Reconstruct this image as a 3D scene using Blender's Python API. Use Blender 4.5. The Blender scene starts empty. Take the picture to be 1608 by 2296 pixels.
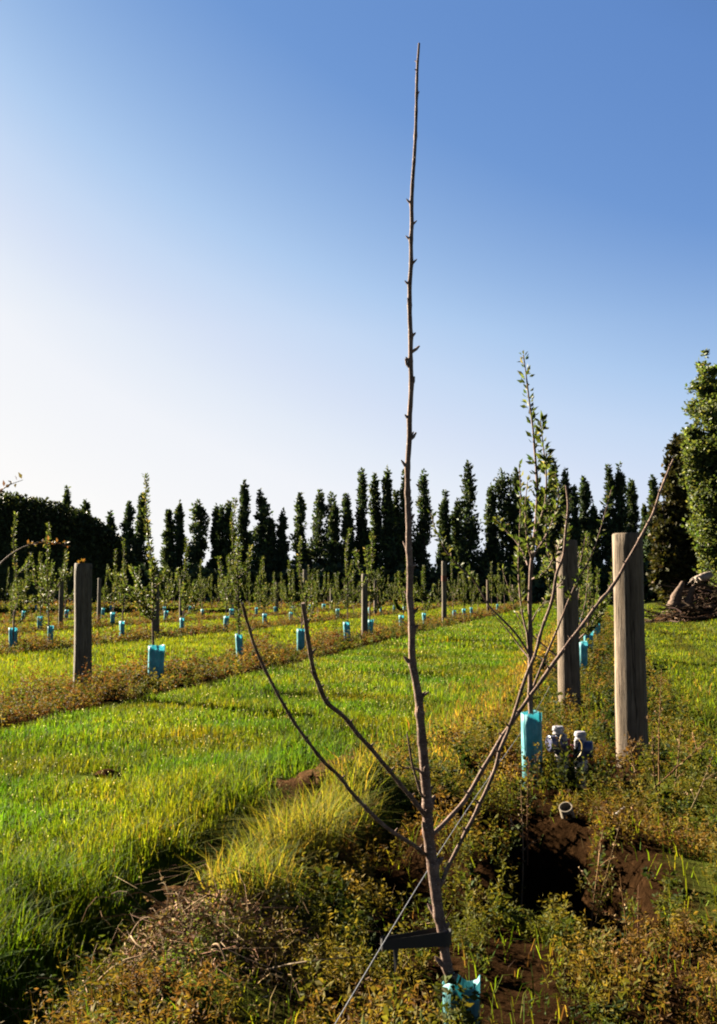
import bpy, math, random
import numpy as np
from mathutils import Vector, Matrix, Euler

# ------------------------------------------------------------------ camera, sky, sun, exposure
scene = bpy.context.scene
col = scene.collection
PW, PH, FPX, CAMZ = 1608.0, 2296.0, 2232.0, 1.45
HORIZON = 1332.0
PITCH = math.atan((HORIZON - PH / 2) / FPX)
cam_data = bpy.data.cameras.new("camera")
cam = bpy.data.objects.new("camera", cam_data)
col.objects.link(cam)
cam.location = (0, 0, CAMZ)
cam.rotation_euler = (math.radians(90) + PITCH, 0, 0)
cam_data.sensor_fit = 'VERTICAL'
cam_data.sensor_height = 36.0
cam_data.lens = 36.0 * FPX / PH
cam_data.clip_start = 0.05
cam_data.clip_end = 5000
scene.camera = cam

SUN_EL, SUN_AZ = 24.0, -54.0          # azimuth in degrees clockwise from the camera heading (+Y)
world = bpy.data.worlds.new("World")
scene.world = world
world.use_nodes = True
wn = world.node_tree
bg = wn.nodes["Background"]
sky = wn.nodes.new("ShaderNodeTexSky")
sky.sky_type = 'NISHITA'
sky.sun_disc = False
sky.sun_elevation = math.radians(SUN_EL)
sky.sun_rotation = math.radians(SUN_AZ)
sky.altitude = 0
sky.air_density = 1.0
sky.dust_density = 1.0
sky.ozone_density = 2.0
bg.inputs[1].default_value = 0.05
# film response of the sky: the Nishita sky's own brightness decides the printed blue
def srgb(*c):
    return [((x / 255 + .055) / 1.055) ** 2.4 if x > 10 else x / 255 / 12.92 for x in c]


EXPOSURE = 3.8
lumn = wn.nodes.new("ShaderNodeVectorMath")
lumn.operation = 'DOT_PRODUCT'
lumn.inputs[1].default_value = (.021, .072, .007)
wn.links.new(sky.outputs[0], lumn.inputs[0])
film = wn.nodes.new("ShaderNodeValToRGB")
SKY_STOPS = [(.08, (24, 46, 92)), (.186, (97, 138, 201)), (.23, (112, 153, 212)), (.285, (149, 183, 228)), (.33, (174, 203, 239)), (.38, (197, 217, 244)),
             (.44, (214, 226, 246)), (.50, (228, 236, 248)), (.58, (241, 244, 250)), (.80, (252, 251, 250))]
while len(film.color_ramp.elements) < len(SKY_STOPS):
    film.color_ramp.elements.new(0.5)
for e_, (p_, c_) in zip(film.color_ramp.elements, SKY_STOPS):
    e_.position = p_
    e_.color = (*srgb(*c_), 1)


def wmath(op, a_, b_, clamp=False):
    n = wn.nodes.new("ShaderNodeMath")
    n.operation = op
    n.use_clamp = clamp
    for i_, q_ in enumerate((a_, b_)):
        if isinstance(q_, (int, float)):
            n.inputs[i_].default_value = q_
        else:
            wn.links.new(q_, n.inputs[i_])
    return n.outputs[0]


wtc = wn.nodes.new("ShaderNodeTexCoord")
wsep = wn.nodes.new("ShaderNodeSeparateXYZ")
wn.links.new(wtc.outputs["Generated"], wsep.inputs[0])
high = wmath('MULTIPLY', wmath('SUBTRACT', wsep.outputs[2], 0.26, True), -1.7)      # less glow spreads upwards
glow = wmath('SUBTRACT', lumn.outputs["Value"], 0.19, True)
wn.links.new(wmath('ADD', lumn.outputs["Value"], wmath('MULTIPLY', high, glow)), film.inputs[0])
lvl = wn.nodes.new("ShaderNodeVectorMath")
lvl.operation = 'SCALE'
lvl.inputs["Scale"].default_value = 1 / (0.05 * 2 ** EXPOSURE)
wn.links.new(film.outputs[0], lvl.inputs[0])
wn.links.new(lvl.outputs[0], bg.inputs[0])

sun_data = bpy.data.lights.new("sun", 'SUN')
sun_data.energy = 5.0
sun_data.angle = math.radians(0.5)
sun_data.color = (1.0, 0.86, 0.66)
sun = bpy.data.objects.new("sun", sun_data)
col.objects.link(sun)
az, el = math.radians(SUN_AZ), math.radians(SUN_EL)
sdir = Vector((math.sin(az) * math.cos(el), math.cos(az) * math.cos(el), math.sin(el)))
sun.rotation_euler = sdir.to_track_quat('Z', 'Y').to_euler()
sun.location = sdir * 60

vs = scene.view_settings
vs.view_transform = 'Standard'
vs.look = 'None'
vs.exposure = EXPOSURE
vs.gamma = 1.0
scene.cycles.filter_width = 2.0
scene.cycles.max_bounces = 5
scene.cycles.diffuse_bounces = 1
scene.cycles.glossy_bounces = 2
scene.cycles.transmission_bounces = 4
scene.cycles.transparent_max_bounces = 6
scene.cycles.caustics_reflective = False
scene.cycles.caustics_refractive = False

ALB = 0.335        # overall albedo level of the place, set against the exposure
rng = np.random.default_rng(11)
random.seed(11)

# ------------------------------------------------------------------ photo geometry -> world
PSI = math.atan((1318 - 804) / FPX)
RD = np.array([math.sin(PSI), math.cos(PSI)])      # along the rows
RR = np.array([math.cos(PSI), -math.sin(PSI)])     # across, to the right
ROWS = [-0.3 - 6.65 * i for i in range(18)]


def ray(px, py):
    x, y = (px - PW / 2) / FPX, (PH / 2 - py) / FPX
    c, s = math.cos(PITCH), math.sin(PITCH)
    return Vector((x, c - y * s, s + y * c))


def at(px, py, Y):
    d = ray(px, py)
    return Vector((0, 0, CAMZ)) + d * (Y / d.y)


def gp(px, py, z=0.0):
    d = ray(px, py)
    return Vector((0, 0, CAMZ)) + d * ((z - CAMZ) / d.z)


def rowpt(u, px):
    d = ray(px, HORIZON)
    t = d.x / d.y
    v = (t * RR[1] * u - RR[0] * u) / (RD[0] - t * RD[1])
    return RR * u + RD * v


def uv2xy(u, v):
    return np.stack([u * RR[0] + v * RD[0], u * RR[1] + v * RD[1]], -1)


def xy2uv(x, y):
    return x * RR[0] + y * RR[1], x * RD[0] + y * RD[1]


def sstep(a, b, x):
    t = np.clip((x - a) / (b - a), 0, 1)
    return t * t * (3 - 2 * t)


_ph = rng.uniform(0, 6.28, (24, 2))
_di = rng.uniform(0, 6.28, 24)


def wob(x, y, wl, k0=0):
    s = 0
    for k in range(5):
        a = _di[(k0 + k) % 24]
        f = 6.283 / (wl * (0.7 + 0.22 * k))
        s = s + np.sin(f * (x * math.cos(a) + y * math.sin(a)) + _ph[(k0 + k) % 24, 0])
    return s / 5


PIT = gp(1318, 2060)
HOLLOW = [(1120, 1895, .24), (1200, 1920, .32), (1275, 1985, .34), (1335, 2060, .32), (1365, 2110, .22), (1300, 1775, .34), (1370, 1790, .28), (1050, 1920, .28), (985, 1945, .22), (1250, 2040, .28), (1170, 1985, .24)]


def hollow(x, y):
    """0 outside, 1 in the bottom of the dug hollow beside the valves."""
    m = np.zeros(np.shape(x))
    for px, py, r in HOLLOW:
        p = gp(px, py)
        d = np.sqrt(((x - p.x) / r) ** 2 + ((y - p.y) / (r * 1.35)) ** 2)
        m = np.maximum(m, 1 - sstep(.45, 1.15, d + .12 * np.sin(7 * x + 3) * np.cos(9 * y)))
    return m
CLODS = [(705, 1772, .27), (640, 1800, .18), (775, 1750, .20), (455, 1985, .15), (380, 1955, .08), (240, 1745, .08), (200, 1765, .06), (520, 1915, .10), (600, 1855, .10)]


def ground_h(x, y):
    x = np.asarray(x, float); y = np.asarray(y, float)
    u, v = xy2uv(x, y)
    near = np.exp(-np.maximum(v - 8, 0) / 10)
    h = 0.035 * wob(x, y, 2.3, 0) * near + 0.015 * wob(x, y, 0.7, 7) * near
    h = h + 0.05 * wob(x, y, 14, 3)
    rough = sstep(-4.2, -2.6, u) * (1 - sstep(1.2, 2.2, u)) * (1 - sstep(8, 12, v))
    h = h + rough * (.055 * wob(x, y, .85, 9) + .03 * wob(x, y, .38, 14))
    # rough tree strip, a little raised, with the wheel furrow along its edge
    h = h + 0.10 * sstep(-1.75, -1.2, u) * (1 - sstep(1.2, 2.2, u)) * np.exp(-np.maximum(v - 14, 0) / 20)
    fur = np.exp(-((u + 2.0 + 0.10 * np.sin(v * 1.7)) / 0.20) ** 2) * sstep(2.6, 3.6, v) * (1 - sstep(6.2, 8.2, v))
    h = h - 0.26 * fur
    h = h + 0.10 * np.exp(-((u + 1.45) / 0.28) ** 2) * sstep(2.0, 3.2, v) * (1 - sstep(6.0, 8.5, v))
    # irrigation pit, widened, with a bank added sunward to keep it shaded
    hol = hollow(x, y)
    h = h - 0.56 * hol + .16 * np.clip(hollow(x + .44, y - .32) - hol, 0, 1)
    # mown windrow ridges at the alley edge
    for uu in (-1.05, -1.42):
        h = h + 0.05 * np.exp(-((u - uu) / 0.10) ** 2) * sstep(7.5, 9.5, v) * np.exp(-np.maximum(v - 16, 0) / 14)
    # headland on the far right rises to a low bank under the brush heap
    h = h + 1.05 * sstep(3.0, 13.0, u) * sstep(24, 58, v) * (1 - 0.0 * v)
    h = h - 0.10 * np.exp(-((u - 4.9) / 0.35) ** 2) * sstep(8, 12, v) * np.exp(-np.maximum(v - 18, 0) / 12)
    h = h + 0.35 * sstep(60, 130, v) * (1 - sstep(3, 13, u))
    return h


BARE = [(700, 1775, .42, .30), (600, 1850, .28, .22), (520, 1915, .26, .20), (440, 1985, .26, .20), (215, 1755, .30, .20), (380, 1955, .16, .12)]


def torn(xy):
    """1 where the turf is torn off and soil shows."""
    m = np.zeros(len(xy))
    for px, py, rx, ry in BARE:
        p = gp(px, py)
        m = np.maximum(m, np.exp(-(((xy[:, 0] - p.x) / rx) ** 2 + ((xy[:, 1] - p.y) / (ry * 1.6)) ** 2) ** 1.5))
    return m


def gz(x, y):
    return float(ground_h(np.array([x]), np.array([y]))[0])


# ------------------------------------------------------------------ materials
def newmat(name):
    m = bpy.data.materials.new(name)
    m.use_nodes = True
    nt = m.node_tree
    return m, nt, nt.nodes["Principled BSDF"], nt.nodes["Material Output"]


def N(nt, typ, **kw):
    n = nt.nodes.new(typ)
    for k, v in kw.items():
        setattr(n, k, v)
    return n


def leaf_mat(name, trans=0.5, rough=0.5, spec=0.35, tint=(1.15, 1.1, 0.6)):
    """Foliage coloured by its own per-leaf colour attribute, letting sunlight through."""
    m, nt, b, out = newmat(name)
    a = N(nt, "ShaderNodeVertexColor", layer_name="Col")
    b.inputs["Roughness"].default_value = rough
    b.inputs["Specular IOR Level"].default_value = spec
    nt.links.new(a.outputs[0], b.inputs["Base Color"])
    mul = N(nt, "ShaderNodeMix", data_type='RGBA', blend_type='MULTIPLY')
    mul.inputs[0].default_value = 1.0
    nt.links.new(a.outputs[0], mul.inputs[6])
    mul.inputs[7].default_value = (*tint, 1)
    t = N(nt, "ShaderNodeBsdfTranslucent")
    nt.links.new(mul.outputs[2], t.inputs[0])
    mx = N(nt, "ShaderNodeMixShader")
    mx.inputs[0].default_value = trans
    nt.links.new(b.outputs[0], mx.inputs[1])
    nt.links.new(t.outputs[0], mx.inputs[2])
    nt.links.new(mx.outputs[0], out.inputs[0])
    return m


def noise_mat(name, stops, scale=(10, 10, 10), rough=0.85, bump=0.3, detail=8, dist=0.02, nscale=1.0, spec=0.2, coords="Object"):
    m, nt, b, out = newmat(name)
    tc = N(nt, "ShaderNodeTexCoord")
    mp = N(nt, "ShaderNodeMapping")
    mp.inputs["Scale"].default_value = scale
    nt.links.new(tc.outputs[coords], mp.inputs[0])
    nz = N(nt, "ShaderNodeTexNoise")
    nz.inputs["Scale"].default_value = nscale
    nz.inputs["Detail"].default_value = detail
    nz.inputs["Roughness"].default_value = 0.65
    nt.links.new(mp.outputs[0], nz.inputs["Vector"])
    cr = N(nt, "ShaderNodeValToRGB")
    while len(cr.color_ramp.elements) < len(stops):
        cr.color_ramp.elements.new(0.5)
    for e, (p, c) in zip(cr.color_ramp.elements, stops):
        e.position = p
        e.color = (*[q * ALB for q in c], 1)
    nt.links.new(nz.outputs[0], cr.inputs[0])
    nt.links.new(cr.outputs[0], b.inputs["Base Color"])
    b.inputs["Roughness"].default_value = rough
    b.inputs["Specular IOR Level"].default_value = spec
    if bump:
        bp = N(nt, "ShaderNodeBump")
        bp.inputs["Strength"].default_value = bump
        bp.inputs["Distance"].default_value = dist
        nt.links.new(nz.outputs[0], bp.inputs["Height"])
        nt.links.new(bp.outputs[0], b.inputs["Normal"])
    return m


def plain_mat(name, c, rough=0.5, spec=0.4, metal=0.0):
    return noise_mat(name, [(0.3, tuple(x * 0.8 for x in c)), (0.7, tuple(min(1, x * 1.12) for x in c))], (30, 30, 30), rough, 0.05, 4, 0.002, 1.0, spec)


M_GRASS = leaf_mat("grass_blades", 0.52, 0.7, 0.03, (1.35, 1.15, 0.4))
M_WEED = leaf_mat("weed_leaves", 0.42, 0.7, 0.04, (1.2, 1.05, 0.55))
M_LEAF = leaf_mat("apple_leaves", 0.42, 0.5, 0.07, (1.15, 1.15, 0.5))
M_POPLAR = leaf_mat("poplar_leaves", 0.25, 0.6, 0.05, (1.1, 1.1, 0.55))
M_BIGLEAF = leaf_mat("sunlit_poplar_leaves", 0.45, 0.5, 0.10, (1.2, 1.15, 0.5))
M_HEDGE = leaf_mat("hedge_leaves", 0.22, 0.6, 0.08, (1.1, 1.1, 0.55))
M_STALK = leaf_mat("dry_stalks", 0.15, 0.8, 0.04, (1.0, 0.9, 0.7))
def bark_material():
    m, nt, b, out = newmat("young_bark")
    L = nt.links.new
    tc = N(nt, "ShaderNodeTexCoord")

    def nz(scale, det=8, rough=.65):
        mp = N(nt, "ShaderNodeMapping"); mp.inputs["Scale"].default_value = scale
        L(tc.outputs["Object"], mp.inputs[0])
        n = N(nt, "ShaderNodeTexNoise"); n.inputs["Scale"].default_value = 1.0; n.inputs["Detail"].default_value = det
        n.inputs["Roughness"].default_value = rough
        L(mp.outputs[0], n.inputs["Vector"])
        return n.outputs[0]

    def ramp(f, st):
        cr = N(nt, "ShaderNodeValToRGB")
        while len(cr.color_ramp.elements) < len(st): cr.color_ramp.elements.new(.5)
        for e, (p, c) in zip(cr.color_ramp.elements, st):
            e.position = p; e.color = (*c, 1)
        L(f, cr.inputs[0])
        return cr.outputs[0]

    def mix(kind, f, a, c):
        n = N(nt, "ShaderNodeMix", data_type='RGBA', blend_type=kind)
        if isinstance(f, float): n.inputs[0].default_value = f
        else: L(f, n.inputs[0])
        L(a, n.inputs[6]); L(c, n.inputs[7])
        return n.outputs[2]

    base = ramp(nz((30, 30, 7)), [(.25, tuple(ALB * q for q in (.10, .060, .046))), (.55, tuple(ALB * q for q in (.24, .160, .125))), (.8, tuple(ALB * q for q in (.42, .31, .25)))])
    band = ramp(nz((4, 4, 38), 4), [(.35, (.55, .5, .48)), (.55, (1, 1, 1)), (.72, (1.25, 1.1, 1.0))])
    base = mix('MULTIPLY', 1.0, base, band)
    lent = ramp(nz((150, 150, 420), 2, .4), [(.62, (0, 0, 0)), (.67, (1, 1, 1))])
    pale = N(nt, "ShaderNodeRGB"); pale.outputs[0].default_value = (.5 * ALB, .41 * ALB, .33 * ALB, 1)
    base = mix('MIX', lent, base, pale.outputs[0])
    L(base, b.inputs["Base Color"])
    b.inputs["Roughness"].default_value = .8
    b.inputs["Specular IOR Level"].default_value = .06
    bp = N(nt, "ShaderNodeBump"); bp.inputs["Strength"].default_value = .7; bp.inputs["Distance"].default_value = .004
    L(nz((60, 60, 30), 10), bp.inputs["Height"]); L(bp.outputs[0], b.inputs["Normal"])
    return m


M_BARK = bark_material()
M_TRUNK = noise_mat("dark_bark", [(0.3, (.03, .022, .017)), (0.75, (.11, .085, .065))], (14, 14, 3), 0.9, 0.6, 8, 0.02)
def post_mat(name, tones, mossy):
    m, nt, b, out = newmat(name)
    L = nt.links.new
    tc = N(nt, "ShaderNodeTexCoord")

    def nz(scale, sc, det=8):
        mp = N(nt, "ShaderNodeMapping"); mp.inputs["Scale"].default_value = scale
        L(tc.outputs["Object"], mp.inputs[0])
        n = N(nt, "ShaderNodeTexNoise"); n.inputs["Scale"].default_value = sc; n.inputs["Detail"].default_value = det
        n.inputs["Roughness"].default_value = .7
        L(mp.outputs[0], n.inputs["Vector"])
        return n.outputs[0]

    def ramp(f, st):
        cr = N(nt, "ShaderNodeValToRGB")
        while len(cr.color_ramp.elements) < len(st): cr.color_ramp.elements.new(.5)
        for e, (p, c) in zip(cr.color_ramp.elements, st):
            e.position = p; e.color = (*c, 1)
        L(f, cr.inputs[0])
        return cr.outputs[0]

    def mul(a, c, f=1.0):
        n = N(nt, "ShaderNodeMix", data_type='RGBA', blend_type='MULTIPLY'); n.inputs[0].default_value = f
        L(a, n.inputs[6]); L(c, n.inputs[7])
        return n.outputs[2]

    grain = nz((34, 34, 1.3), 1.0)
    fine = nz((90, 90, 5), 1.0, 10)
    stain = nz((5, 5, 2.2), 1.0, 6)
    crack = nz((22, 22, .55), 1.0, 3)
    base = ramp(grain, [(p, tuple(q * ALB for q in c)) for p, c in tones])
    base = mul(base, ramp(stain, [(.3, (.55, .55, .5)), (.62, (1, 1, 1)), (.8, mossy)]))
    ck = ramp(crack, [(.475, (1, 1, 1)), (.495, (.18, .15, .12)), (.515, (1, 1, 1))])
    base = mul(base, ck)
    base = mul(base, ramp(fine, [(.3, (.6, .6, .6)), (.6, (1.0, 1.0, 1.0))]))
    L(base, b.inputs["Base Color"])
    b.inputs["Roughness"].default_value = .9
    b.inputs["Specular IOR Level"].default_value = .15
    ad = N(nt, "ShaderNodeMath", operation='ADD'); L(grain, ad.inputs[0]); L(fine, ad.inputs[1])
    ad2 = N(nt, "ShaderNodeMath", operation='ADD'); L(ad.outputs[0], ad2.inputs[0]); L(ck, ad2.inputs[1])
    bp = N(nt, "ShaderNodeBump"); bp.inputs["Strength"].default_value = .6; bp.inputs["Distance"].default_value = .008
    L(ad2.outputs[0], bp.inputs["Height"]); L(bp.outputs[0], b.inputs["Normal"])
    return m


M_POST = post_mat("weathered_wood", [(0.25, (.15, .105, .070)), (0.5, (.29, .215, .148)), (0.75, (.44, .345, .25))], (.75, .80, .55))
M_POST_OLD = post_mat("grey_weathered_wood", [(0.25, (.14, .11, .075)), (0.5, (.26, .21, .15)), (0.75, (.42, .355, .26))], (.65, .75, .45))
M_RUBBER = plain_mat("black_rubber", (.012, .012, .013), 0.6, 0.3)
M_WIRE = noise_mat("galvanised_wire", [(0.3, (.22, .22, .23)), (0.7, (.42, .42, .43))], (60, 60, 60), 0.35, 0.1, 4, 0.001, 1.0, 0.6)
M_SOIL = noise_mat("dark_soil", [(0.3, (.025, .013, .007)), (0.55, (.085, .046, .022)), (0.8, (.20, .12, .06))], (16, 16, 16), 0.95, 1.0, 10, 0.03, 1.0, 0.0)


def ground_material():
    m, nt, b, out = newmat("orchard_ground")
    L = nt.links.new
    geo = N(nt, "ShaderNodeNewGeometry")

    def dot(v):
        n = N(nt, "ShaderNodeVectorMath", operation='DOT_PRODUCT')
        L(geo.outputs["Position"], n.inputs[0])
        n.inputs[1].default_value = v
        return n.outputs["Value"]

    def mth(op, a, c=None, clamp=False):
        n = N(nt, "ShaderNodeMath", operation=op, use_clamp=clamp)
        for i, q in enumerate((a, c)):
            if q is None:
                continue
            if isinstance(q, (int, float)):
                n.inputs[i].default_value = q
            else:
                L(q, n.inputs[i])
        return n.outputs[0]

    def nz(scale, detail=6):
        n = N(nt, "ShaderNodeTexNoise")
        n.inputs["Scale"].default_value = scale
        n.inputs["Detail"].default_value = detail
        n.inputs["Roughness"].default_value = 0.7
        L(geo.outputs["Position"], n.inputs["Vector"])
        return n.outputs[0]

    def ramp(fac, stops):
        cr = N(nt, "ShaderNodeValToRGB")
        while len(cr.color_ramp.elements) < len(stops):
            cr.color_ramp.elements.new(0.5)
        for e, (p, c) in zip(cr.color_ramp.elements, stops):
            e.position = p
            e.color = (*[q * ALB for q in c], 1)
        L(fac, cr.inputs[0])
        return cr.outputs[0]

    def mix(f, a, c):
        n = N(nt, "ShaderNodeMix", data_type='RGBA')
        if isinstance(f, (int, float)):
            n.inputs[0].default_value = f
        else:
            L(f, n.inputs[0])
        L(a, n.inputs[6])
        L(c, n.inputs[7])
        return n.outputs[2]

    u = dot((RR[0], RR[1], 0))
    big = nz(1.3)
    fine = nz(22, 10)
    uu = mth('ADD', u, mth('MULTIPLY', mth('SUBTRACT', big, 0.5), 0.9))
    frac = mth('ABSOLUTE', mth('SUBTRACT', mth('WRAP', mth('ADD', uu, 0.3 + 3.325), 6.65), 3.325))
    n = nt.nodes[-1]
    for nd in nt.nodes:
        if nd.type == 'MATH' and nd.operation == 'WRAP':
            nd.inputs[1].default_value = 6.65
            nd.inputs[2].default_value = 0.0
    strip = mth('SUBTRACT', 1.0, mth('MULTIPLY', mth('SUBTRACT', frac, 0.65), 3.0, True), True)
    right = mth('MULTIPLY', mth('SUBTRACT', u, 1.4), 1.0, True)
    strip = mth('MULTIPLY', strip, mth('SUBTRACT', 1.0, right), True)
    soil = ramp(fine, [(0.3, (.009, .0045, .0022)), (0.55, (.026, .0135, .006)), (0.8, (.075, .038, .016))])
    turf = ramp(mth('ADD', mth('MULTIPLY', fine, 0.6), mth('MULTIPLY', big, 0.4)), [(0.3, (.035, .050, .010)), (0.5, (.085, .115, .018)), (0.75, (.17, .185, .035))])
    far = ramp(nz(0.5), [(0.35, (.07, .08, .02)), (0.65, (.15, .13, .045))])
    turf = mix(mth('MULTIPLY', right, 0.45), turf, far)
    c = mix(strip, turf, soil)
    L(c, b.inputs["Base Color"])
    b.inputs["Roughness"].default_value = 0.95
    b.inputs["Specular IOR Level"].default_value = 0.0
    bp = N(nt, "ShaderNodeBump")
    bp.inputs["Strength"].default_value = 0.9
    bp.inputs["Distance"].default_value = 0.03
    L(fine, bp.inputs["Height"])
    L(bp.outputs[0], b.inputs["Normal"])
    return m


M_GROUND = ground_material()


def guard_material():
    m, nt, b, out = newmat("guard_plastic")
    L = nt.links.new
    tc = N(nt, "ShaderNodeTexCoord")
    n = N(nt, "ShaderNodeTexNoise")
    n.inputs["Scale"].default_value = 9
    n.inputs["Detail"].default_value = 6
    L(tc.outputs["Object"], n.inputs["Vector"])
    cr = N(nt, "ShaderNodeValToRGB")
    cr.color_ramp.elements[0].position = .3
    cr.color_ramp.elements[0].color = (.035, .22, .24, 1)
    cr.color_ramp.elements[1].position = .75
    cr.color_ramp.elements[1].color = (.20, .44, .50, 1)
    L(n.outputs[0], cr.inputs[0])
    sp = N(nt, "ShaderNodeSeparateXYZ"); L(tc.outputs["Object"], sp.inputs[0])
    mud = N(nt, "ShaderNodeMapRange"); mud.inputs[1].default_value = .30; mud.inputs[2].default_value = .04
    L(sp.outputs[2], mud.inputs[0])
    mm = N(nt, "ShaderNodeMath", operation='MULTIPLY'); L(mud.outputs[0], mm.inputs[0]); L(n.outputs[0], mm.inputs[1])
    dirt = N(nt, "ShaderNodeMix", data_type='RGBA'); L(mm.outputs[0], dirt.inputs[0]); L(cr.outputs[0], dirt.inputs[6])
    dirt.inputs[7].default_value = (.045, .035, .02, 1)
    cr = dirt
    L(cr.outputs[2], b.inputs["Base Color"])
    b.inputs["Roughness"].default_value = 0.5
    b.inputs["Specular IOR Level"].default_value = 0.15
    mp = N(nt, "ShaderNodeMapping"); mp.inputs["Scale"].default_value = (34, 34, 5)
    L(tc.outputs["Object"], mp.inputs[0])
    fo = N(nt, "ShaderNodeTexNoise"); fo.inputs["Scale"].default_value = 1.0; fo.inputs["Detail"].default_value = 3
    L(mp.outputs[0], fo.inputs["Vector"])
    bp = N(nt, "ShaderNodeBump"); bp.inputs["Strength"].default_value = .8; bp.inputs["Distance"].default_value = .02
    L(fo.outputs[0], bp.inputs["Height"]); L(bp.outputs[0], b.inputs["Normal"])
    t = N(nt, "ShaderNodeBsdfTranslucent")
    L(cr.outputs[2], t.inputs[0]); L(bp.outputs[0], t.inputs[1])
    mx = N(nt, "ShaderNodeMixShader")
    mx.inputs[0].default_value = 0.6
    L(b.outputs[0], mx.inputs[1])
    L(t.outputs[0], mx.inputs[2])
    L(mx.outputs[0], out.inputs[0])
    return m


M_GUARD = guard_material()


# ------------------------------------------------------------------ mesh collecting
class Soup:
    def __init__(s):
        s.v, s.f, s.c, s.n = [], [], [], 0

    def add(s, verts, faces, colr=None):
        verts = np.asarray(verts, float)
        faces = np.asarray(faces, np.int64)
        if faces.shape[1] == 4:
            faces = np.concatenate([faces[:, [0, 1, 2]], faces[:, [0, 2, 3]]])
        s.v.append(verts)
        s.f.append(faces + s.n)
        if colr is None:
            colr = np.full((len(verts), 3), 0.3)
        s.c.append(np.broadcast_to(np.asarray(colr, float), (len(verts), 3)))
        s.n += len(verts)

    def merge(s, o):
        for v, f, c in zip(o.v, o.f, o.c):
            s.v.append(v); s.c.append(c)
        for f in o.f:
            s.f.append(f + s.n)
        s.n += o.n

    def build(s, name, mat, parent=None, smooth=False, origin=None):
        v = np.concatenate(s.v); f = np.concatenate(s.f); c = np.concatenate(s.c)
        off = np.zeros(3)
        if parent is not None:
            off = np.array(parent.matrix_basis.translation if parent.parent is None else parent['_abs'])
        elif origin is not None:
            off = np.array(origin)
        v = v - off
        me = bpy.data.meshes.new(name)
        me.vertices.add(len(v))
        me.vertices.foreach_set("co", v.astype(np.float32).ravel())
        me.loops.add(len(f) * 3)
        me.loops.foreach_set("vertex_index", f.astype(np.int32).ravel())
        me.polygons.add(len(f))
        me.polygons.foreach_set("loop_start", np.arange(0, len(f) * 3, 3, dtype=np.int32))
        me.polygons.foreach_set("loop_total", np.full(len(f), 3, dtype=np.int32))
        me.polygons.foreach_set("use_smooth", np.full(len(f), bool(smooth)))
        at_ = me.color_attributes.new("Col", 'FLOAT_COLOR', 'POINT')
        at_.data.foreach_set("color", np.concatenate([c, np.ones((len(c), 1))], 1).astype(np.float32).ravel())
        me.update(calc_edges=True)
        me.validate()
        me.materials.append(mat)
        o = bpy.data.objects.new(name, me)
        col.objects.link(o)
        if parent is not None:
            o.parent = parent
        elif origin is not None:
            o.location = origin
        return o


def tag(o, label=None, cat=None, group=None, kind=None):
    if label: o["label"] = label
    if cat: o["category"] = cat
    if group: o["group"] = group
    if kind: o["kind"] = kind
    return o


def empty(name, loc, label=None, cat=None, group=None):
    o = bpy.data.objects.new(name, None)
    o.empty_display_size = 0.1
    o.location = loc
    col.objects.link(o)
    bpy.context.view_layer.update()
    return tag(o, label, cat, group)


def tube(s, pts, radii, sides=8, c=None, cap=True):
    P = np.asarray([tuple(p) for p in pts], float)
    n = len(P)
    R = np.broadcast_to(np.asarray(radii, float), (n,))
    T = np.gradient(P, axis=0)
    T /= np.linalg.norm(T, axis=1)[:, None] + 1e-12
    ref = np.array([0, 0, 1.0]) if abs(T[0, 2]) < 0.9 else np.array([1.0, 0, 0])
    A = np.zeros_like(P)
    a = np.cross(ref, T[0]); a /= np.linalg.norm(a)
    for i in range(n):
        a = a - T[i] * a.dot(T[i]); a /= np.linalg.norm(a) + 1e-12
        A[i] = a
    B = np.cross(T, A)
    th = np.linspace(0, 2 * np.pi, sides, endpoint=False)
    V = P[:, None, :] + R[:, None, None] * (np.cos(th)[None, :, None] * A[:, None, :] + np.sin(th)[None, :, None] * B[:, None, :])
    V = V.reshape(-1, 3)
    F = []
    for i in range(n - 1):
        for k in range(sides):
            k2 = (k + 1) % sides
            F.append((i * sides + k, i * sides + k2, (i + 1) * sides + k2, (i + 1) * sides + k))
    s.add(V, F, c)
    if cap:
        for i, rev in ((0, True), (n - 1, False)):
            ring = V[i * sides:(i + 1) * sides]
            cc = np.vstack([ring, P[i]])
            fs = [(k, (k + 1) % sides, sides) for k in range(sides)]
            if rev: fs = [(q[1], q[0], q[2]) for q in fs]
            s.add(cc, fs, c)


def spline(pts, n):
    """Catmull-Rom through pts, n samples."""
    P = np.asarray([tuple(p) for p in pts], float)
    d = np.r_[0, np.cumsum(np.linalg.norm(np.diff(P, axis=0), axis=1))]
    t = np.linspace(0, d[-1], n)
    Q = np.vstack([2 * P[0] - P[1], P, 2 * P[-1] - P[-2]])
    out = []
    for x in t:
        i = min(np.searchsorted(d, x, 'right') - 1, len(P) - 2)
        w = (x - d[i]) / (d[i + 1] - d[i])
        p0, p1, p2, p3 = Q[i:i + 4]
        out.append(0.5 * (2 * p1 + (p2 - p0) * w + (2 * p0 - 5 * p1 + 4 * p2 - p3) * w * w + (3 * p1 - p0 - 3 * p2 + p3) * w ** 3))
    return np.array(out), t / d[-1]


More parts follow.
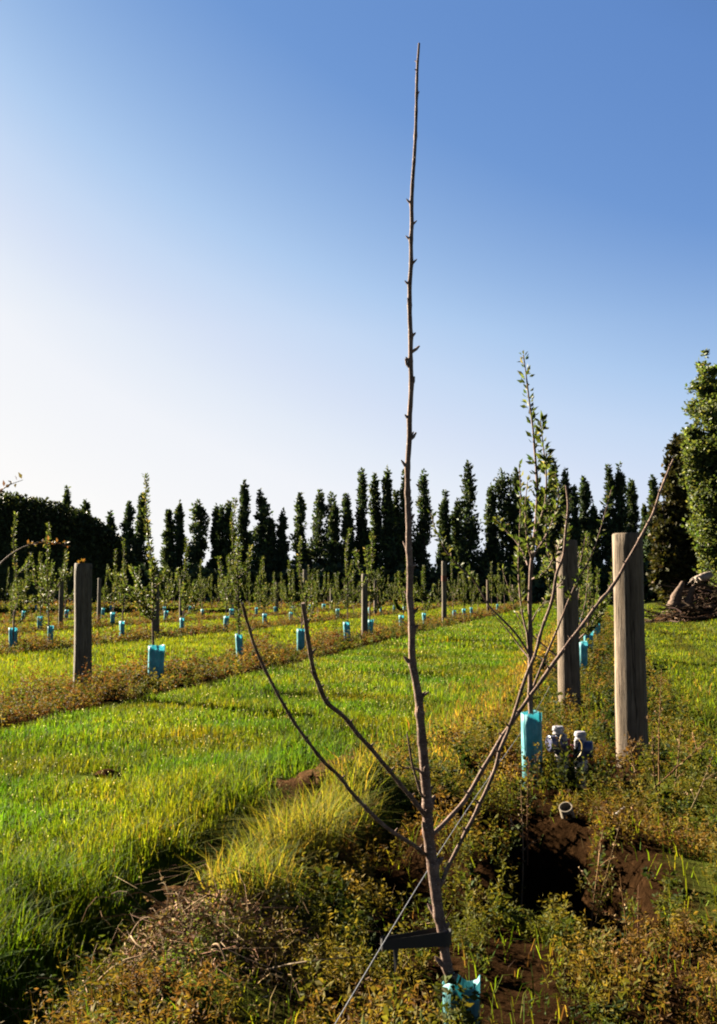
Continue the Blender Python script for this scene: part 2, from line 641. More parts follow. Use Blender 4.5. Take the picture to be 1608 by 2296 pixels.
def blades(s, P, h, w, lean, colr):
    n = len(P)
    a = rng.uniform(0, 2 * np.pi, n)
    fa = a + rng.uniform(0.6, 2.5, n)
    D = np.stack([np.cos(a), np.sin(a), np.zeros(n)], 1)
    W = np.stack([np.cos(fa), np.sin(fa), np.zeros(n)], 1) * (w / 2)[:, None]
    Z = np.array([0, 0, 1.0])
    mid = P + D * (lean * h * 0.3)[:, None] + Z * (h * 0.6)[:, None]
    tip = P + D * (lean * h)[:, None] + Z * (h * np.sqrt(np.clip(1 - 0.6 * lean ** 2, 0.15, 1)))[:, None]
    V = np.stack([P - W, P + W, mid + W * 0.8, mid - W * 0.8, tip], 1).reshape(-1, 3)
    b = np.arange(n)[:, None] * 5
    F = np.concatenate([b + [0, 1, 2], b + [0, 2, 3], b + [3, 2, 4]])
    s.add(V, F, np.repeat(colr, 5, 0))


def rdir(n, zmin=-1.0, zmax=1.0):
    z = rng.uniform(zmin, zmax, n)
    a = rng.uniform(0, 2 * np.pi, n)
    r = np.sqrt(1 - z * z)
    return np.stack([r * np.cos(a), r * np.sin(a), z], 1)


def leaves(s, P, D, L, wr, colr):
    """Leaf-shaped folded cards: base P, pointing along D, length L, width ratio wr."""
    n = len(P)
    X = rdir(n)
    S = np.cross(D, X); S /= np.linalg.norm(S, axis=1)[:, None] + 1e-9
    U = np.cross(S, D)
    L = L[:, None]
    mid = P + D * L * 0.45
    V = np.stack([P, mid + S * L * wr / 2 + U * L * 0.08, P + D * L - U * L * 0.08, mid - S * L * wr / 2 + U * L * 0.08], 1).reshape(-1, 3)
    b = np.arange(n)[:, None] * 4
    s.add(V, np.concatenate([b + [0, 1, 2], b + [0, 2, 3]]), np.repeat(colr, 4, 0))


def cards(s, P, size, colr):
    D = rdir(len(P))
    leaves(s, P - D * size[:, None] * 0.5, D, size, 0.75, colr)


def palette(n, cols, wts, jit=0.22):
    i = rng.choice(len(cols), n, p=np.array(wts) / sum(wts))
    c = np.array(cols)[i] * ALB
    return np.clip(c * rng.lognormal(0, jit, (n, 1)) * rng.lognormal(0, jit * 0.35, (n, 3)), 0.002, 0.8)


# ------------------------------------------------------------------ the ground
def spaced(lo, hi, step, outer, grow=1.18):
    a = list(np.arange(lo, hi + 1e-6, step))
    d, x = step, hi
    while x < outer[1]:
        d *= grow; x += d; a.append(x)
    d, x = step, lo
    pre = []
    while x > outer[0]:
        d *= grow; x -= d; pre.append(x)
    return np.array(pre[::-1] + a)


gx = spaced(-4.5, 4.5, 0.06, (-900, 900), 1.09)
gy = spaced(1.4, 11.0, 0.06, (-80, 3000), 1.06)
GX, GY = np.meshgrid(gx, gy)
GZ = ground_h(GX, GY)
s = Soup()
ny, nx = GX.shape
idx = np.arange(nx * ny).reshape(ny, nx)
s.add(np.stack([GX.ravel(), GY.ravel(), GZ.ravel()], 1), np.stack([idx[:-1, :-1].ravel(), idx[:-1, 1:].ravel(), idx[1:, 1:].ravel(), idx[1:, :-1].ravel()], 1))
g = s.build("ground", M_GROUND, smooth=True)
tag(g, kind="structure")


# ------------------------------------------------------------------ windbreak, hedge, right-hand trees
def poplar_crown(s, base, H, W, seed, size, n, cols, wts, low=0.02, twin=0.0):
    r = np.random.default_rng(seed)
    k = 26
    lobes = []
    for i in range(k):
        t = (i + r.uniform(0, 1)) / k
        prof = min(1, (t + 0.3) * 3.0) * (1 - t) ** 0.6 * r.uniform(.72, 1.15) if t < 1 else 0
        prof = max(prof, 0.16)
        off = W * 0.5 * prof * r.uniform(0.2, 0.95)
        a = r.uniform(0, 6.28)
        lobes.append((off * math.cos(a), off * math.sin(a), H * (low + (0.94 - low) * t), W * 0.30 * (0.45 + prof * 0.65) * r.uniform(0.6, 1.25), H * r.uniform(0.06, 0.17) * (1.1 - .5 * t)))
    lobes = [(x * min(1, (H - z) / H * 5 + .25), y, z, r_ * min(1, (H - z) / H * 5 + .38), h_) for x, y, z, r_, h_ in lobes]
    lobes.append((0, 0, H * 0.97, W * 0.035, H * 0.035))
    if twin:
        for i in range(7):
            t = 0.62 + 0.055 * i
            lobes.append((twin * W * .55, 0, H * t * 0.97, W * (0.26 - 0.022 * i), H * 0.05))
    lobes.append((0, 0, H * 0.93, W * 0.08, H * 0.07))
    lobes.append((W * .06, 0, H * 0.86, W * 0.13, H * 0.08))
    lobes = np.array(lobes)
    wt = lobes[:, 3] ** 2 * lobes[:, 4]
    wt = wt ** 0.7
    li = rng.choice(len(lobes), n, p=wt / wt.sum())
    d = rdir(n) * (rng.uniform(0, 1, n) ** 0.4)[:, None]
    q = lobes[li]
    P = np.stack([q[:, 0] + d[:, 0] * q[:, 3], q[:, 1] + d[:, 1] * q[:, 3], q[:, 2] + d[:, 2] * q[:, 4]], 1)
    P[:, 2] = np.maximum(P[:, 2], 0.2)
    tone = r.uniform(0.6, 1.35, len(lobes))[li]
    c = palette(n, cols, wts) * tone[:, None]
    D = rdir(n, 0.1, 1.0)
    leaves(s, P + np.array(base), D, rng.uniform(0.6, 1.4, n) * size, 0.6, c)


POP_C = [(.052, .082, .046), (.085, .125, .055), (.15, .185, .065)]
POPL = [  # crown centre x, top y, width (photo px), twin
    (286, 1119, 26, 0), (315, 1100, 27, 0), (376, 1141, 27, 0), (401, 1120, 24, 0), (443, 1117, 42, 0), (484, 1129, 24, 0), (512, 1124, 28, -.6),
    (545, 1074, 27, 0), (583, 1094, 38, 0), (606, 1158, 34, 0), (632, 1148, 24, 0), (672, 1103, 32, 0), (716, 1094, 42, .7), (749, 1124, 28, 0),
    (776, 1103, 30, 0), (812, 1047, 24, 0), (840, 1056, 27, 0), (869, 1050, 27, 0), (888, 1095, 22, 0), (909, 1047, 36, 0), (951, 1052, 31, 0),
    (999, 1100, 25, 0), (1025, 1124, 27, 0), (1053, 1031, 40, 0), (1103, 1081, 28, 0), (1127, 1049, 46, .5), (1162, 1046, 32, 0), (1184, 1112, 24, 0),
    (1217, 1085, 28, 0), (1246, 1023, 28, 0), (1272, 1048, 30, 0), (1291, 1085, 24, 0), (1315, 1065, 30, 0), (1335, 1132, 28, 0), (1371, 1036, 30, .0), (1394, 1034, 28, 0),
    (1420, 1067, 27, 0), (1449, 1130, 20, 0), (1471, 1060, 28, 0), (1497, 1120, 26, 0), (145, 1094, 18, 0), (188, 1117, 26, 0), (244, 1145, 20, 0),
]
POPL.sort()
ADJ = {True: "tall", False: "shorter"}
ordn = ["first", "second", "third", "fourth", "fifth", "sixth", "seventh", "eighth", "ninth", "tenth", "eleventh", "twelfth", "thirteenth", "fourteenth",
        "fifteenth", "sixteenth", "seventeenth", "eighteenth", "nineteenth", "twentieth"]
left_of = [p for p in POPL if 260 < p[0] < 905]
right_of = [p for p in POPL if p[0] >= 905 and p[0] < 1400]
rest = [p for p in POPL if p[0] >= 1400]
behind_hedge = [p for p in POPL if p[0] < 260]
for i, p in enumerate(POPL):
    px, top, w, twin = p
    Y = 134 - 14 * (px / 1608.0) + rng.uniform(-2, 2)
    a = at(px, HORIZON, Y)
    z0 = gz(a.x, a.y)
    H = at(px, top, Y).z - z0
    W = w * Y / FPX * 1.05
    look = "slim" if w < 26 else ("broad" if w > 34 else "columnar")
    if twin: look = "twin-topped"
    ht = "tall" if top < 1070 else ("mid-height" if top < 1110 else "low")
    if p in behind_hedge:
        lab = "%s poplar tip showing above the dark hedge, %s from the far left" % (look, ordn[behind_hedge.index(p)])
    elif p in left_of:
        lab = "%s %s dark poplar, %s to the left of the tall bare stem" % (ht, look, ordn[len(left_of) - 1 - left_of.index(p)])
    elif p in right_of:
        k = right_of.index(p)
        lab = "%s %s dark poplar, %s to the right of the tall bare stem" % (ht, look, ordn[k]) if k else "%s %s dark poplar directly behind the tall bare stem" % (ht, look)
    else:
        lab = "%s %s dark poplar beyond the thick post, %s from the brown-leaved tree" % (ht, look, ordn[len(rest) - 1 - rest.index(p)])
    t = empty("poplar_tree", (a.x, a.y, z0), lab, "tree", "poplars in the far windbreak")
    s = Soup()
    poplar_crown(s, (a.x, a.y, z0), H * .985, W * 1.62, 500 + i, 0.45, 5200, POP_C, [4, 3, 1], twin=twin)
    s.build("crown", M_POPLAR, t)
    s = Soup()
    tube(s, [(a.x, a.y, z0 - .1), (a.x + .05, a.y, z0 + H * .4), (a.x, a.y, z0 + H * .9)], [.22, .15, .03], 6)
    s.build("trunk", M_TRUNK, t)

# dense dark growth along the foot of the windbreak
s = Soup()
n = 14000
xs = rng.uniform(-62, 52, n)
ys = 128 - 7.0 * (xs + 45) / 90 + rng.normal(0, 1.6, n)
hh = 4.2 + 1.3 * wob(xs, ys, 9, 2) + 0.7 * wob(xs, ys, 3, 9)
zz = ground_h(xs, ys) + hh * rng.uniform(0, 1, n) ** 0.7
cards(s, np.stack([xs, ys, zz], 1), rng.uniform(.5, 1.1, n), palette(n, POP_C, [4, 3, 1]))
tag(s.build("undergrowth", M_HEDGE), "dark scrub filling the foot of the poplar windbreak", "undergrowth", kind="stuff")

# clipped shelter hedge on the left
HA, HB = np.array([-58.0, 78.0]), np.array([-19.6, 88.0])
hd = (HB - HA) / np.linalg.norm(HB - HA); hn = np.array([-hd[1], hd[0]]); hlen = np.linalg.norm(HB - HA)


def hedge_surf(tl, ang):
    """tl 0..1 along, ang 0..pi over the top from front to back."""
    Hh = 9.9 * np.where(tl < 0.66, 1.0, np.sqrt(np.clip(1 - ((tl - 0.66) / 0.345) ** 2, 0.02, 1)) * 0.72 + 0.28)
    Hh = Hh + 0.12 * np.sin(tl * 23)
    n4 = 0.45
    ca, sa = np.cos(ang), np.sin(ang)
    d = 2.3 * np.sign(ca) * np.abs(ca) ** n4
    z = Hh * np.abs(sa) ** n4
    return d, z


s = Soup()
n = 48000
tl = rng.uniform(0, 1, n)
ang = rng.uniform(0, np.pi, n)
d, z = hedge_surf(tl, ang)
k = rng.uniform(0.9, 1.04, n)
P2 = HA + hd * (tl * hlen)[:, None] + hn * (-d * k)[:, None]
P3 = np.column_stack([P2, z * k + ground_h(P2[:, 0], P2[:, 1])])
P3 += rng.normal(0, .07, P3.shape)
HC = [(.042, .060, .022), (.066, .088, .030), (.13, .15, .045)]
cards(s, P3, rng.uniform(.18, .42, n), palette(n, HC, [4, 3, 1]))
nt_, na = 60, 16
T_, A_ = np.meshgrid(np.linspace(0, 1, nt_), np.linspace(0.02, np.pi - .02, na))
d, z = hedge_surf(T_.ravel(), A_.ravel())
P2 = HA + hd * (T_.ravel() * hlen)[:, None] + hn * (-d * .86)[:, None]
idx = np.arange(nt_ * na).reshape(na, nt_)
s.add(np.column_stack([P2, z * .9]), np.stack([idx[:-1, :-1].ravel(), idx[:-1, 1:].ravel(), idx[1:, 1:].ravel(), idx[1:, :-1].ravel()], 1), (.02, .03, .012))  # dark inner shell, added to stop light passing through the leaves
hb = s.build("hedge", M_HEDGE, origin=(float(HA[0]), float(HA[1]), 0))
tag(hb, "high dark clipped shelter hedge with rounded shoulder at far left", "hedge")

# big sunlit poplar and brown-leaved tree on the right
Yb = 52.0
a = at(1592, HORIZON, Yb)
z0 = gz(a.x, a.y)
t = empty("poplar_tree", (a.x, a.y, z0), "large sunlit leafy green poplar cut by the right edge of the photo", "tree", "trees beyond the headland")
H = at(1580, 783, Yb).z - z0
BIGP = [(1580, 796, 8), (1578, 818, 14), (1586, 846, 24), (1568, 872, 22), (1600, 880, 36), (1566, 915, 28), (1590, 935, 44), (1562, 965, 26), (1580, 1000, 46), (1560, 1040, 36), (1600, 1030, 50), (1580, 1080, 44),
        (1620, 1090, 60), (1588, 1130, 40), (1592, 1180, 40), (1625, 1180, 60), (1600, 1230, 36), (1606, 1275, 28), (1630, 1265, 50), (1640, 1320, 44), (1660, 1120, 60), (1640, 960, 56), (1625, 890, 40)]
s = Soup()
tube(s, [(a.x + .9, a.y + .3, z0 - .1), (a.x + .7, a.y + .2, z0 + H * .5), (a.x, a.y, z0 + H * .85)], [.35, .22, .04], 8)
s.build("trunk", M_TRUNK, t)
BIGT, BIGA = t, Vector((a.x, a.y, z0))


def round_crown(s, base, blobs, n, size, cols, wts):
    B = np.array(blobs, float)
    w = B[:, 3] ** 2
    li = rng.choice(len(B), n, p=w / w.sum())
    sub = rdir(len(B) * 7).reshape(len(B), 7, 3)
    si = rng.integers(0, 7, n)
    c0 = B[li, :3] + sub[li, si] * B[li, 3:4] * 0.62
    P = c0 + rdir(n) * (rng.uniform(0, 1, n) ** 0.6)[:, None] * B[li, 3:4] * 0.68
    tone = rng.uniform(.6, 1.3, (len(B), 7))[li, si]
    leaves(s, P + np.array(base), rdir(n, -.4, 1), rng.uniform(.6, 1.3, n) * size, .7, palette(n, cols, wts) * tone[:, None])


blobs = []
for (bx, by, br) in BIGP:
    p = at(bx, by, Yb)
    blobs.append((p.x - BIGA.x, rng.uniform(-.8, .8), p.z - BIGA.z, br * Yb / FPX))
s = Soup()
round_crown(s, tuple(BIGA), blobs, 30000, 0.21, [(.085, .125, .036), (.125, .170, .048), (.23, .26, .095)], [3, 3, 2])
s.build("crown", M_BIGLEAF, BIGT)

Yc = 66.0
base = at(1535, HORIZON, Yc); z0 = gz(base.x, base.y); base.z = z0
t = empty("broadleaf_tree", tuple(base), "dark brown-tinged tree between the far poplars and the big sunlit poplar", "tree", "trees beyond the headland")
mpx = Yc / FPX
blobs = []
for (bx, by, br) in [(1506, 1040, 16), (1526, 1000, 24), (1540, 985, 22), (1550, 1040, 40), (1520, 1070, 30), (1510, 1105, 28), (1540, 1100, 40), (1575, 1100, 40), (1505, 1150, 30), (1530, 1150, 40), (1565, 1160, 44), (1500, 1200, 34), (1530, 1210, 44), (1570, 1220, 44), (1494, 1255, 34), (1525, 1260, 44), (1565, 1275, 44), (1482, 1300, 30), (1510, 1310, 36), (1545, 1315, 36), (1590, 1310, 36)]:
    p = at(bx, by, Yc)
    blobs.append((p.x - base.x, rng.uniform(-1, 1), p.z - z0, br * mpx))
s = Soup()
round_crown(s, tuple(base), blobs, 26000, 0.36, [(.040, .042, .016), (.070, .062, .020), (.115, .092, .028)], [4, 3, 1])
s.build("crown", M_POPLAR, t)
s = Soup()
tube(s, [base - Vector((0, 0, .1)), base + Vector((.1, 0, 3)), base + Vector((0, 0, 7))], [.35, .25, .08], 8)
for q in (-1, 1):
    tube(s, [base + Vector((0, 0, 2)), base + Vector((q * .9, 0, 4.5)), base + Vector((q * 1.2, .3, 7))], [.16, .12, .04], 6)
s.build("trunk", M_TRUNK, t)

# brush heap of pulled stumps and branches
Yh = 50.0
hc = at(1590, 1345, Yh)
hz = gz(hc.x, hc.y)
heap = empty("brush_heap", (hc.x, hc.y, hz), "brown heap of cut branches and roots on the right headland", "brush heap")
s = Soup()
for i in range(900):
    x = hc.x + rng.normal(0, 1.5); y = hc.y + rng.normal(-.5, .8)
    hmax = 1.75 * math.exp(-((x - hc.x) / 2.1) ** 2)
    z = gz(x, y) + rng.uniform(0.05, 1) * max(hmax, .12)
    L = rng.uniform(.4, 1.9); a0 = rng.uniform(0, 6.28); tz = rng.uniform(-.28, .4)
    p0 = np.array([x, y, z]); dd = np.array([math.cos(a0), math.sin(a0) * .6, tz])
    r = rng.choice([.014, .022, .04])
    cc = palette(1, [(.11, .07, .045), (.17, .115, .075), (.06, .038, .024), (.30, .23, .17)], [4, 3, 3, .7])[0]
    tube(s, [p0, p0 + dd * L * .5 + rng.normal(0, .08, 3), p0 + dd * L], [r, r * .8, r * .4], 5, cc)
s.build("branches", M_STALK, heap)
s = Soup()
q = np.linspace(0, 2 * np.pi, 25)[:-1]
rings = []
for k, rr in enumerate(np.linspace(1, 0.02, 9)):
    rx, ry = 3.3 * rr, 1.5 * rr
    x = hc.x + rx * np.cos(q); y = hc.y + ry * np.sin(q)
    z = hz - .15 + 1.15 * (1 - rr ** 1.1) + .09 * np.sin(q * 5 + k * 2) * rr
    rings.append(np.stack([x, y, z], 1))
V = np.concatenate(rings)
s.add(V, [(k * 24 + i, k * 24 + (i + 1) % 24, (k + 1) * 24 + (i + 1) % 24, (k + 1) * 24 + i) for k in range(8) for i in range(24)], (.15, .09, .05))
s.build("earth_mound", M_SOIL, heap, smooth=True)


def stump(px, py, Y, pts, rad, label, mat, seed):
    p = at(px, py, Y)
    r = np.random.default_rng(seed)
    e = Soup()
    P, tt = spline([p + Vector(q) for q in pts], 12)
    R_ = np.interp(tt, np.linspace(0, 1, len(rad)), rad) * (1 + r.normal(0, .06, 12))
    tube(e, P, R_, 14, (.3, .2, .14))
    for k in range(9):
        a1 = k * .7 + r.normal(0, .2)
        d = Vector((math.cos(a1), math.sin(a1) * .7, r.uniform(-.5, .35)))
        b_ = Vector(P[1])
        L = r.uniform(.25, .6)
        tube(e, [b_, b_ + d * L * .5 + Vector((0, 0, .05)), b_ + d * L + Vector((0, 0, -.08))], [rad[0] * .32, rad[0] * .2, .01], 6, (.2, .13, .09))
    o = e.build("tree_stump", mat, smooth=True, origin=tuple(p))
    return tag(o, label, "tree stump", "pulled stumps on the brush heap")


M_STUMP = noise_mat("pale_stump_wood", [(0.3, (.20, .15, .11)), (0.7, (.52, .42, .34))], (6, 6, 6), .9, .6, 8, .03)
M_STUMP2 = noise_mat("brown_stump_wood", [(0.3, (.06, .034, .02)), (0.7, (.20, .12, .075))], (7, 7, 7), .9, .8, 8, .04)
stump(1576, 1297, 49.2, [(-.36, 0, -.06), (-.1, 0, .03), (.2, .1, .12), (.46, .2, .2)], [.15, .19, .20, .16], "pale upturned stump lying on top of the brush heap", M_STUMP, 1)
stump(1522, 1322, 49.2, [(-.25, 0, -.9), (-.1, 0, -.3), (.12, 0, .15), (.25, .1, .36)], [.42, .28, .17, .10], "brown cone-shaped stump at the left end of the brush heap", M_STUMP2, 2)
stump(1549, 1326, 49.0, [(-.2, 0, -.9), (-.05, 0, -.3), (.1, 0, .12), (.18, .1, .28)], [.36, .22, .13, .08], "small brown stump between the two others on the brush heap", M_STUMP2, 3)


# ------------------------------------------------------------------ posts
def post(px, top, wpx, u, label, mat, base_y=None, Y=None, lean=0.0, crook=0.0, band=None):
    if Y is None:
        p = rowpt(u, px)
    else:
        q = at(px, HORIZON, Y); p = np.array([q.x, q.y])
    Yd = p[1]
    z0 = gz(p[0], p[1])
    H = at(px, top, Yd).z - z0
    r = max(wpx * Yd / FPX / 2, 0.035)
    n = 22
    s = Soup()
    pts, rad = [], []
    ph = rng.uniform(0, 6)
    for i in range(n):
        t = i / (n - 1)
        z = -0.25 + (H + 0.25 - 0.012) * t
        pts.append((p[0] + lean * z + crook * math.sin(t * 4.2 + .3), p[1], z0 + z))
        rad.append(r * (1.05 - 0.06 * t + .02 * math.sin(t * 9 + ph)))
    pts += [(pts[-1][0], p[1], z0 + H)]
    rad += [r * .93]
    # hand-made ring mesh so the outline has flats and checks
    sides = 28
    V = []
    fl = [1 + .018 * math.sin(3 * k / sides * 6.283 + ph) + .014 * math.sin(7 * k / sides * 6.283 + 2 * ph) + rng.normal(0, .007) for k in range(sides)]
    for ck in rng.integers(0, sides, 3):
        fl[ck] -= .06
    for (x, y, z), rr in zip(pts, rad):
        for k in range(sides):
            a = 6.28318 * k / sides
            V.append((x + rr * fl[k] * math.cos(a), y + rr * fl[k] * math.sin(a), z))
    m = len(pts)
    F = [(i * sides + k, i * sides + (k + 1) % sides, (i + 1) * sides + (k + 1) % sides, (i + 1) * sides + k) for i in range(m - 1) for k in range(sides)]
    s.add(V, F)
    top_v = V[-sides:] + [(pts[-1][0], pts[-1][1], pts[-1][2] - .004)]
    s.add(top_v, [(k, (k + 1) % sides, sides) for k in range(sides)])
    o = s.build("post", mat, origin=(p[0], p[1], z0), smooth=True)
    tag(o, label, "post", "round wooden orchard posts")
    me = o.data
    # keep the rim crisp
    sm = np.ones(len(me.polygons), bool); sm[-sides:] = False
    me.polygons.foreach_set("use_smooth", sm)
    if band:
        s = Soup()
        zb = at(px, band, Yd).z
        tube(s, [(p[0], p[1], zb - .14), (p[0], p[1], zb + .14)], r * 1.08, 20, cap=False)
        bo = s.build("rusty_band", M_RUST, None, origin=(p[0], p[1], z0))
        bo.location = (0, 0, 0)
        bo.parent = o
    return o, p, z0, H, r


M_RUST = noise_mat("rusty_iron", [(0.3, (.08, .02, .01)), (0.7, (.26, .08, .03))], (30, 30, 30), .8, .3)
post(1410, 1196, 66, 0, "thick pale-edged wooden post nearest on the right, beside the pit", M_POST, Y=7.9)
post(1273, 1211, 47, 0, "dark post with pale left edge behind the leafy sapling", M_POST, Y=11.3)
post(187, 1263, 38, ROWS[1], "grey weathered crooked post with a leaf sprig, front of the left row", M_POST_OLD, crook=.012)
post(349, 1279, 16, ROWS[2], "leaning dark post behind the leafy sapling left of centre", M_POST_OLD, crook=.02)
post(818, 1287, 14, ROWS[1], "slim post standing in rusty weeds just left of the bare stem", M_POST_OLD)
post(996, 1258, 11, ROWS[1], "post with a rusty band right of the bare stem", M_POST_OLD, band=1297)
post(842, 1300, 8, ROWS[2], "thin pale post just behind the slim post in rusty weeds", M_POST)
post(684, 1277, 11, ROWS[2], "dark reddish post above the cut tip of the forked branch", M_POST_OLD)
post(621, 1305, 7, ROWS[3], "thin pale post between the two cut branch tips", M_POST)
post(138, 1295, 10, ROWS[3], "dim post under the hedge, left of the weathered post", M_POST_OLD)
post(223, 1296, 8, ROWS[3], "dim post under the hedge, right of the weathered post", M_POST_OLD)
post(407, 1295, 9, ROWS[3], "dim post right of the leaning dark post", M_POST_OLD)
post(1094, 1300, 6, ROWS[1], "distant pale post seen over the sapling's lowest left branch", M_POST)
post(1151, 1311, 5, ROWS[1], "distant short post left of the leafy sapling's trunk", M_POST)
post(743, 1316, 6, ROWS[3], "distant stubby post below the poplars left of the slim post", M_POST_OLD)


# ------------------------------------------------------------------ saplings and tree guards
APPLE = [(.070, .100, .026), (.105, .135, .038), (.16, .18, .06), (.24, .22, .11), (.045, .068, .018)]
APW = [4, 4, 2, 1, 2]


def leafy(s, pts, t0, t1, n, L, out=0.5, spread=0.02, c=None):
    """Leaves along a stem polyline between fractions t0..t1."""
    P, tt = spline(pts, 60)
    x = rng.uniform(t0, t1, n) * 59
    i = np.clip(x.astype(int), 0, 58); w = (x - i)[:, None]
    B = P[i] * (1 - w) + P[i + 1] * w
    T = P[i + 1] - P[i]; T /= np.linalg.norm(T, axis=1)[:, None] + 1e-9
    D = rdir(n, -.5, .8) * (1 - out * .4) + T * .55
    D /= np.linalg.norm(D, axis=1)[:, None]
    B = B + D * spread
    leaves(s, B, D, rng.uniform(.65, 1.25, n) * L, .46, palette(n, APPLE if c is None else c, APW if c is None else [1] * len(c)))


def make_guard(loc, h, r, seed, tilt=0.0):
    rr = np.random.default_rng(seed)
    sides, lev = 20, 9
    lobes = rr.uniform(0, 6.28, 3)
    V = []
    for shell in (1.0, 0.955):
        for i in range(lev):
            t = i / (lev - 1)
            for k in range(sides):
                a = 6.28318 * k / sides
                q = 1 + .16 * math.sin(2 * a + lobes[0]) + .05 * math.sin(3 * a + lobes[1] + t * 2) + .03 * math.sin(5 * a + t * 6)
                top = .010 * math.sin(3 * a + lobes[2]) + (.012 if k % 7 == 0 else 0) if i == lev - 1 else 0
                z = -0.12 + (h + .12) * t + top
                V.append((loc[0] + r * q * shell * math.cos(a) * (.95 + .08 * t) + tilt * z, loc[1] + r * q * shell * math.sin(a) * (.95 + .08 * t), loc[2] + z))
    F = []
    m = sides * lev
    for i in range(lev - 1):
        for k in range(sides):
            a0, b0 = i * sides + k, i * sides + (k + 1) % sides
            F.append((a0, b0, b0 + sides, a0 + sides))
            F.append((m + b0, m + a0, m + a0 + sides, m + b0 + sides))
    for k in range(sides):
        a0, b0 = (lev - 1) * sides + k, (lev - 1) * sides + (k + 1) % sides
        F.append((a0, b0, m + b0, m + a0))
    s = Soup()
    s.add(V, F)
    return s.build("tree_guard", M_GUARD, origin=loc, smooth=True)


def make_sapling(loc, H, seed, label, nleaf=420, L=.062, group="young apple trees in the orchard rows", sides=6):
    r = np.random.default_rng(seed)
    x0, y0, z0 = loc
    lx, ly = r.normal(0, .11, 2)
    trunk = [(x0, y0, z0 - .1), (x0 + lx * .3 + r.normal(0, .015), y0 + ly * .3, z0 + H * .25), (x0 + lx * .6 + r.normal(0, .03), y0 + ly * .6, z0 + H * .5),
             (x0 + lx + r.normal(0, .04), y0 + ly, z0 + H * .78), (x0 + lx * 1.2 + r.normal(0, .03), y0 + ly * 1.3, z0 + H)]
    e = empty("apple_sapling", loc, label, "sapling", group)
    st, lf = Soup(), Soup()
    P, tt = spline(trunk, 20)
    tube(st, P, .020 * (1 - tt) ** .8 + .004, sides)
    leafy(lf, trunk, .32, 1.0, nleaf // 4, L)
    nb = r.integers(4, 9)
    for k in range(nb):
        hb = r.uniform(.24, .62)
        i = int(hb * 19)
        b0 = P[i]
        a = r.uniform(0, 6.28); ln = r.uniform(.4, 1.25) * (1.1 - hb)
        up = r.uniform(.7, 2.0)
        b1 = b0 + np.array([math.cos(a) * ln * .5, math.sin(a) * ln * .5, ln * .35 * up])
        b2 = b0 + np.array([math.cos(a) * ln * .75, math.sin(a) * ln * .75, ln * .9 * up])
        Q, t2 = spline([b0, b1, b2], 8)
        tube(st, Q, .010 * (1 - t2) + .003, 5)
        leafy(lf, [b0, b1, b2], .15, 1.0, int(nleaf * r.uniform(.3, .85) / nb), L)
    st.build("trunk", M_BARK, e, smooth=True)
    lf.build("foliage", M_LEAF, e)
    return e


def copy_tree(o, loc, rz, sc, label=None):
    c = o.copy(); col.objects.link(c)
    c.location = loc; c.rotation_euler = (0, 0, rz); c.scale = (sc, sc, sc)
    if label: c["label"] = label
    for ch in o.children:
        d = ch.copy(); col.objects.link(d); d.parent = c
    return c


def zat(p): return (float(p[0]), float(p[1]), gz(p[0], p[1]))


# individually recognisable ones: (x px, row index, tree height, label of sapling, label of guard)
GUARDGRP = "blue tree guards in the orchard rows"
near_trees = [
    (352, 1, 2.75, "leafy sapling with dark top sprig beside the weathered post", "wide blue tree guard in weeds right of the weathered post"),
    (540, 1, 2.6, "leafy sapling rising behind the leftmost cut branch tip", "narrow blue tree guard below the leftmost cut branch tip"),
    (675, 1, 2.5, "bushy sapling behind the cut tip of the forked branch", "blue tree guard behind the forked branch's upright tip"),
    (780, 1, 2.6, "sapling just left of the slim post in rusty weeds", "faded tree guard left of the slim post in rusty weeds"),
    (902, 1, 2.4, "sapling half hidden just left of the bare central stem", "blue tree guard just left of the bare central stem"),
    (953, 1, 2.3, "sapling just right of the bare central stem", "blue tree guard just right of the bare central stem"),
    (1057, 1, 2.3, "small sapling beyond the rusty-banded post", "small blue tree guard beyond the rusty-banded post"),
    (115, 2, 2.75, "leafy sapling left of the weathered post under the hedge", "bright blue tree guard left of the weathered post"),
    (276, 2, 2.6, "slender sapling between the weathered and leaning posts", "blue tree guard between the weathered and leaning posts"),
    (410, 2, 2.5, "leaning sapling right of the leaning dark post", "blue tree guard right of the leaning dark post"),
    (507, 2, 2.5, "sapling left of the leftmost cut branch tip", "small blue tree guard left of the leftmost cut branch tip"),
    (594, 2, 2.4, "sapling between the two cut branch tips", "blue tree guard between the two cut branch tips"),
    (653, 2, 2.3, "sapling just left of the forked branch's tip", "small blue tree guard just left of the forked branch's tip"),
    (758, 2, 2.3, "sapling in far row left of the thin pale post", "small pale tree guard in far row left of the slim post"),
    (853, 2, 2.3, "sapling right of the thin pale post", "pale tree guard right of the thin pale post"),
    (34, 2, 2.7, "bushy sapling nearest the hedge at the photo's left edge", "teal tree guard nearest the photo's left edge"),
    (92, 3, 2.6, "thin sapling under the hedge by the left edge", "dim teal tree guard under the hedge by the left edge"),
    (254, 3, 2.5, "small sapling right of the dim hedge post", "tiny tree guard right of the dim hedge post"),
    (372, 3, 2.4, "sapling close behind the leaning dark post", "square blue tree guard close behind the leaning dark post"),
]
taken = []
sap_protos = []
for i, (px, ri, H, ls, lg) in enumerate(near_trees):
    p = rowpt(ROWS[ri], px)
    loc = zat(p)
    e = make_sapling(loc, H * (1.24 + .10 * math.sin(i * 2.3)), 40 + i, ls, nleaf=1700 if ri == 1 else 1300, L=.07 if p[1] < 30 else .10)
    sap_protos.append(e)
    gd = make_guard(loc, .62, .085 if px != 352 else .12, 900 + i, rng.normal(0, .04))
    tag(gd, lg, "tree guard", GUARDGRP)
    taken.append(tuple(p))
guard_protos = [o for o in col.objects if o.name.startswith("tree_guard")][:6]

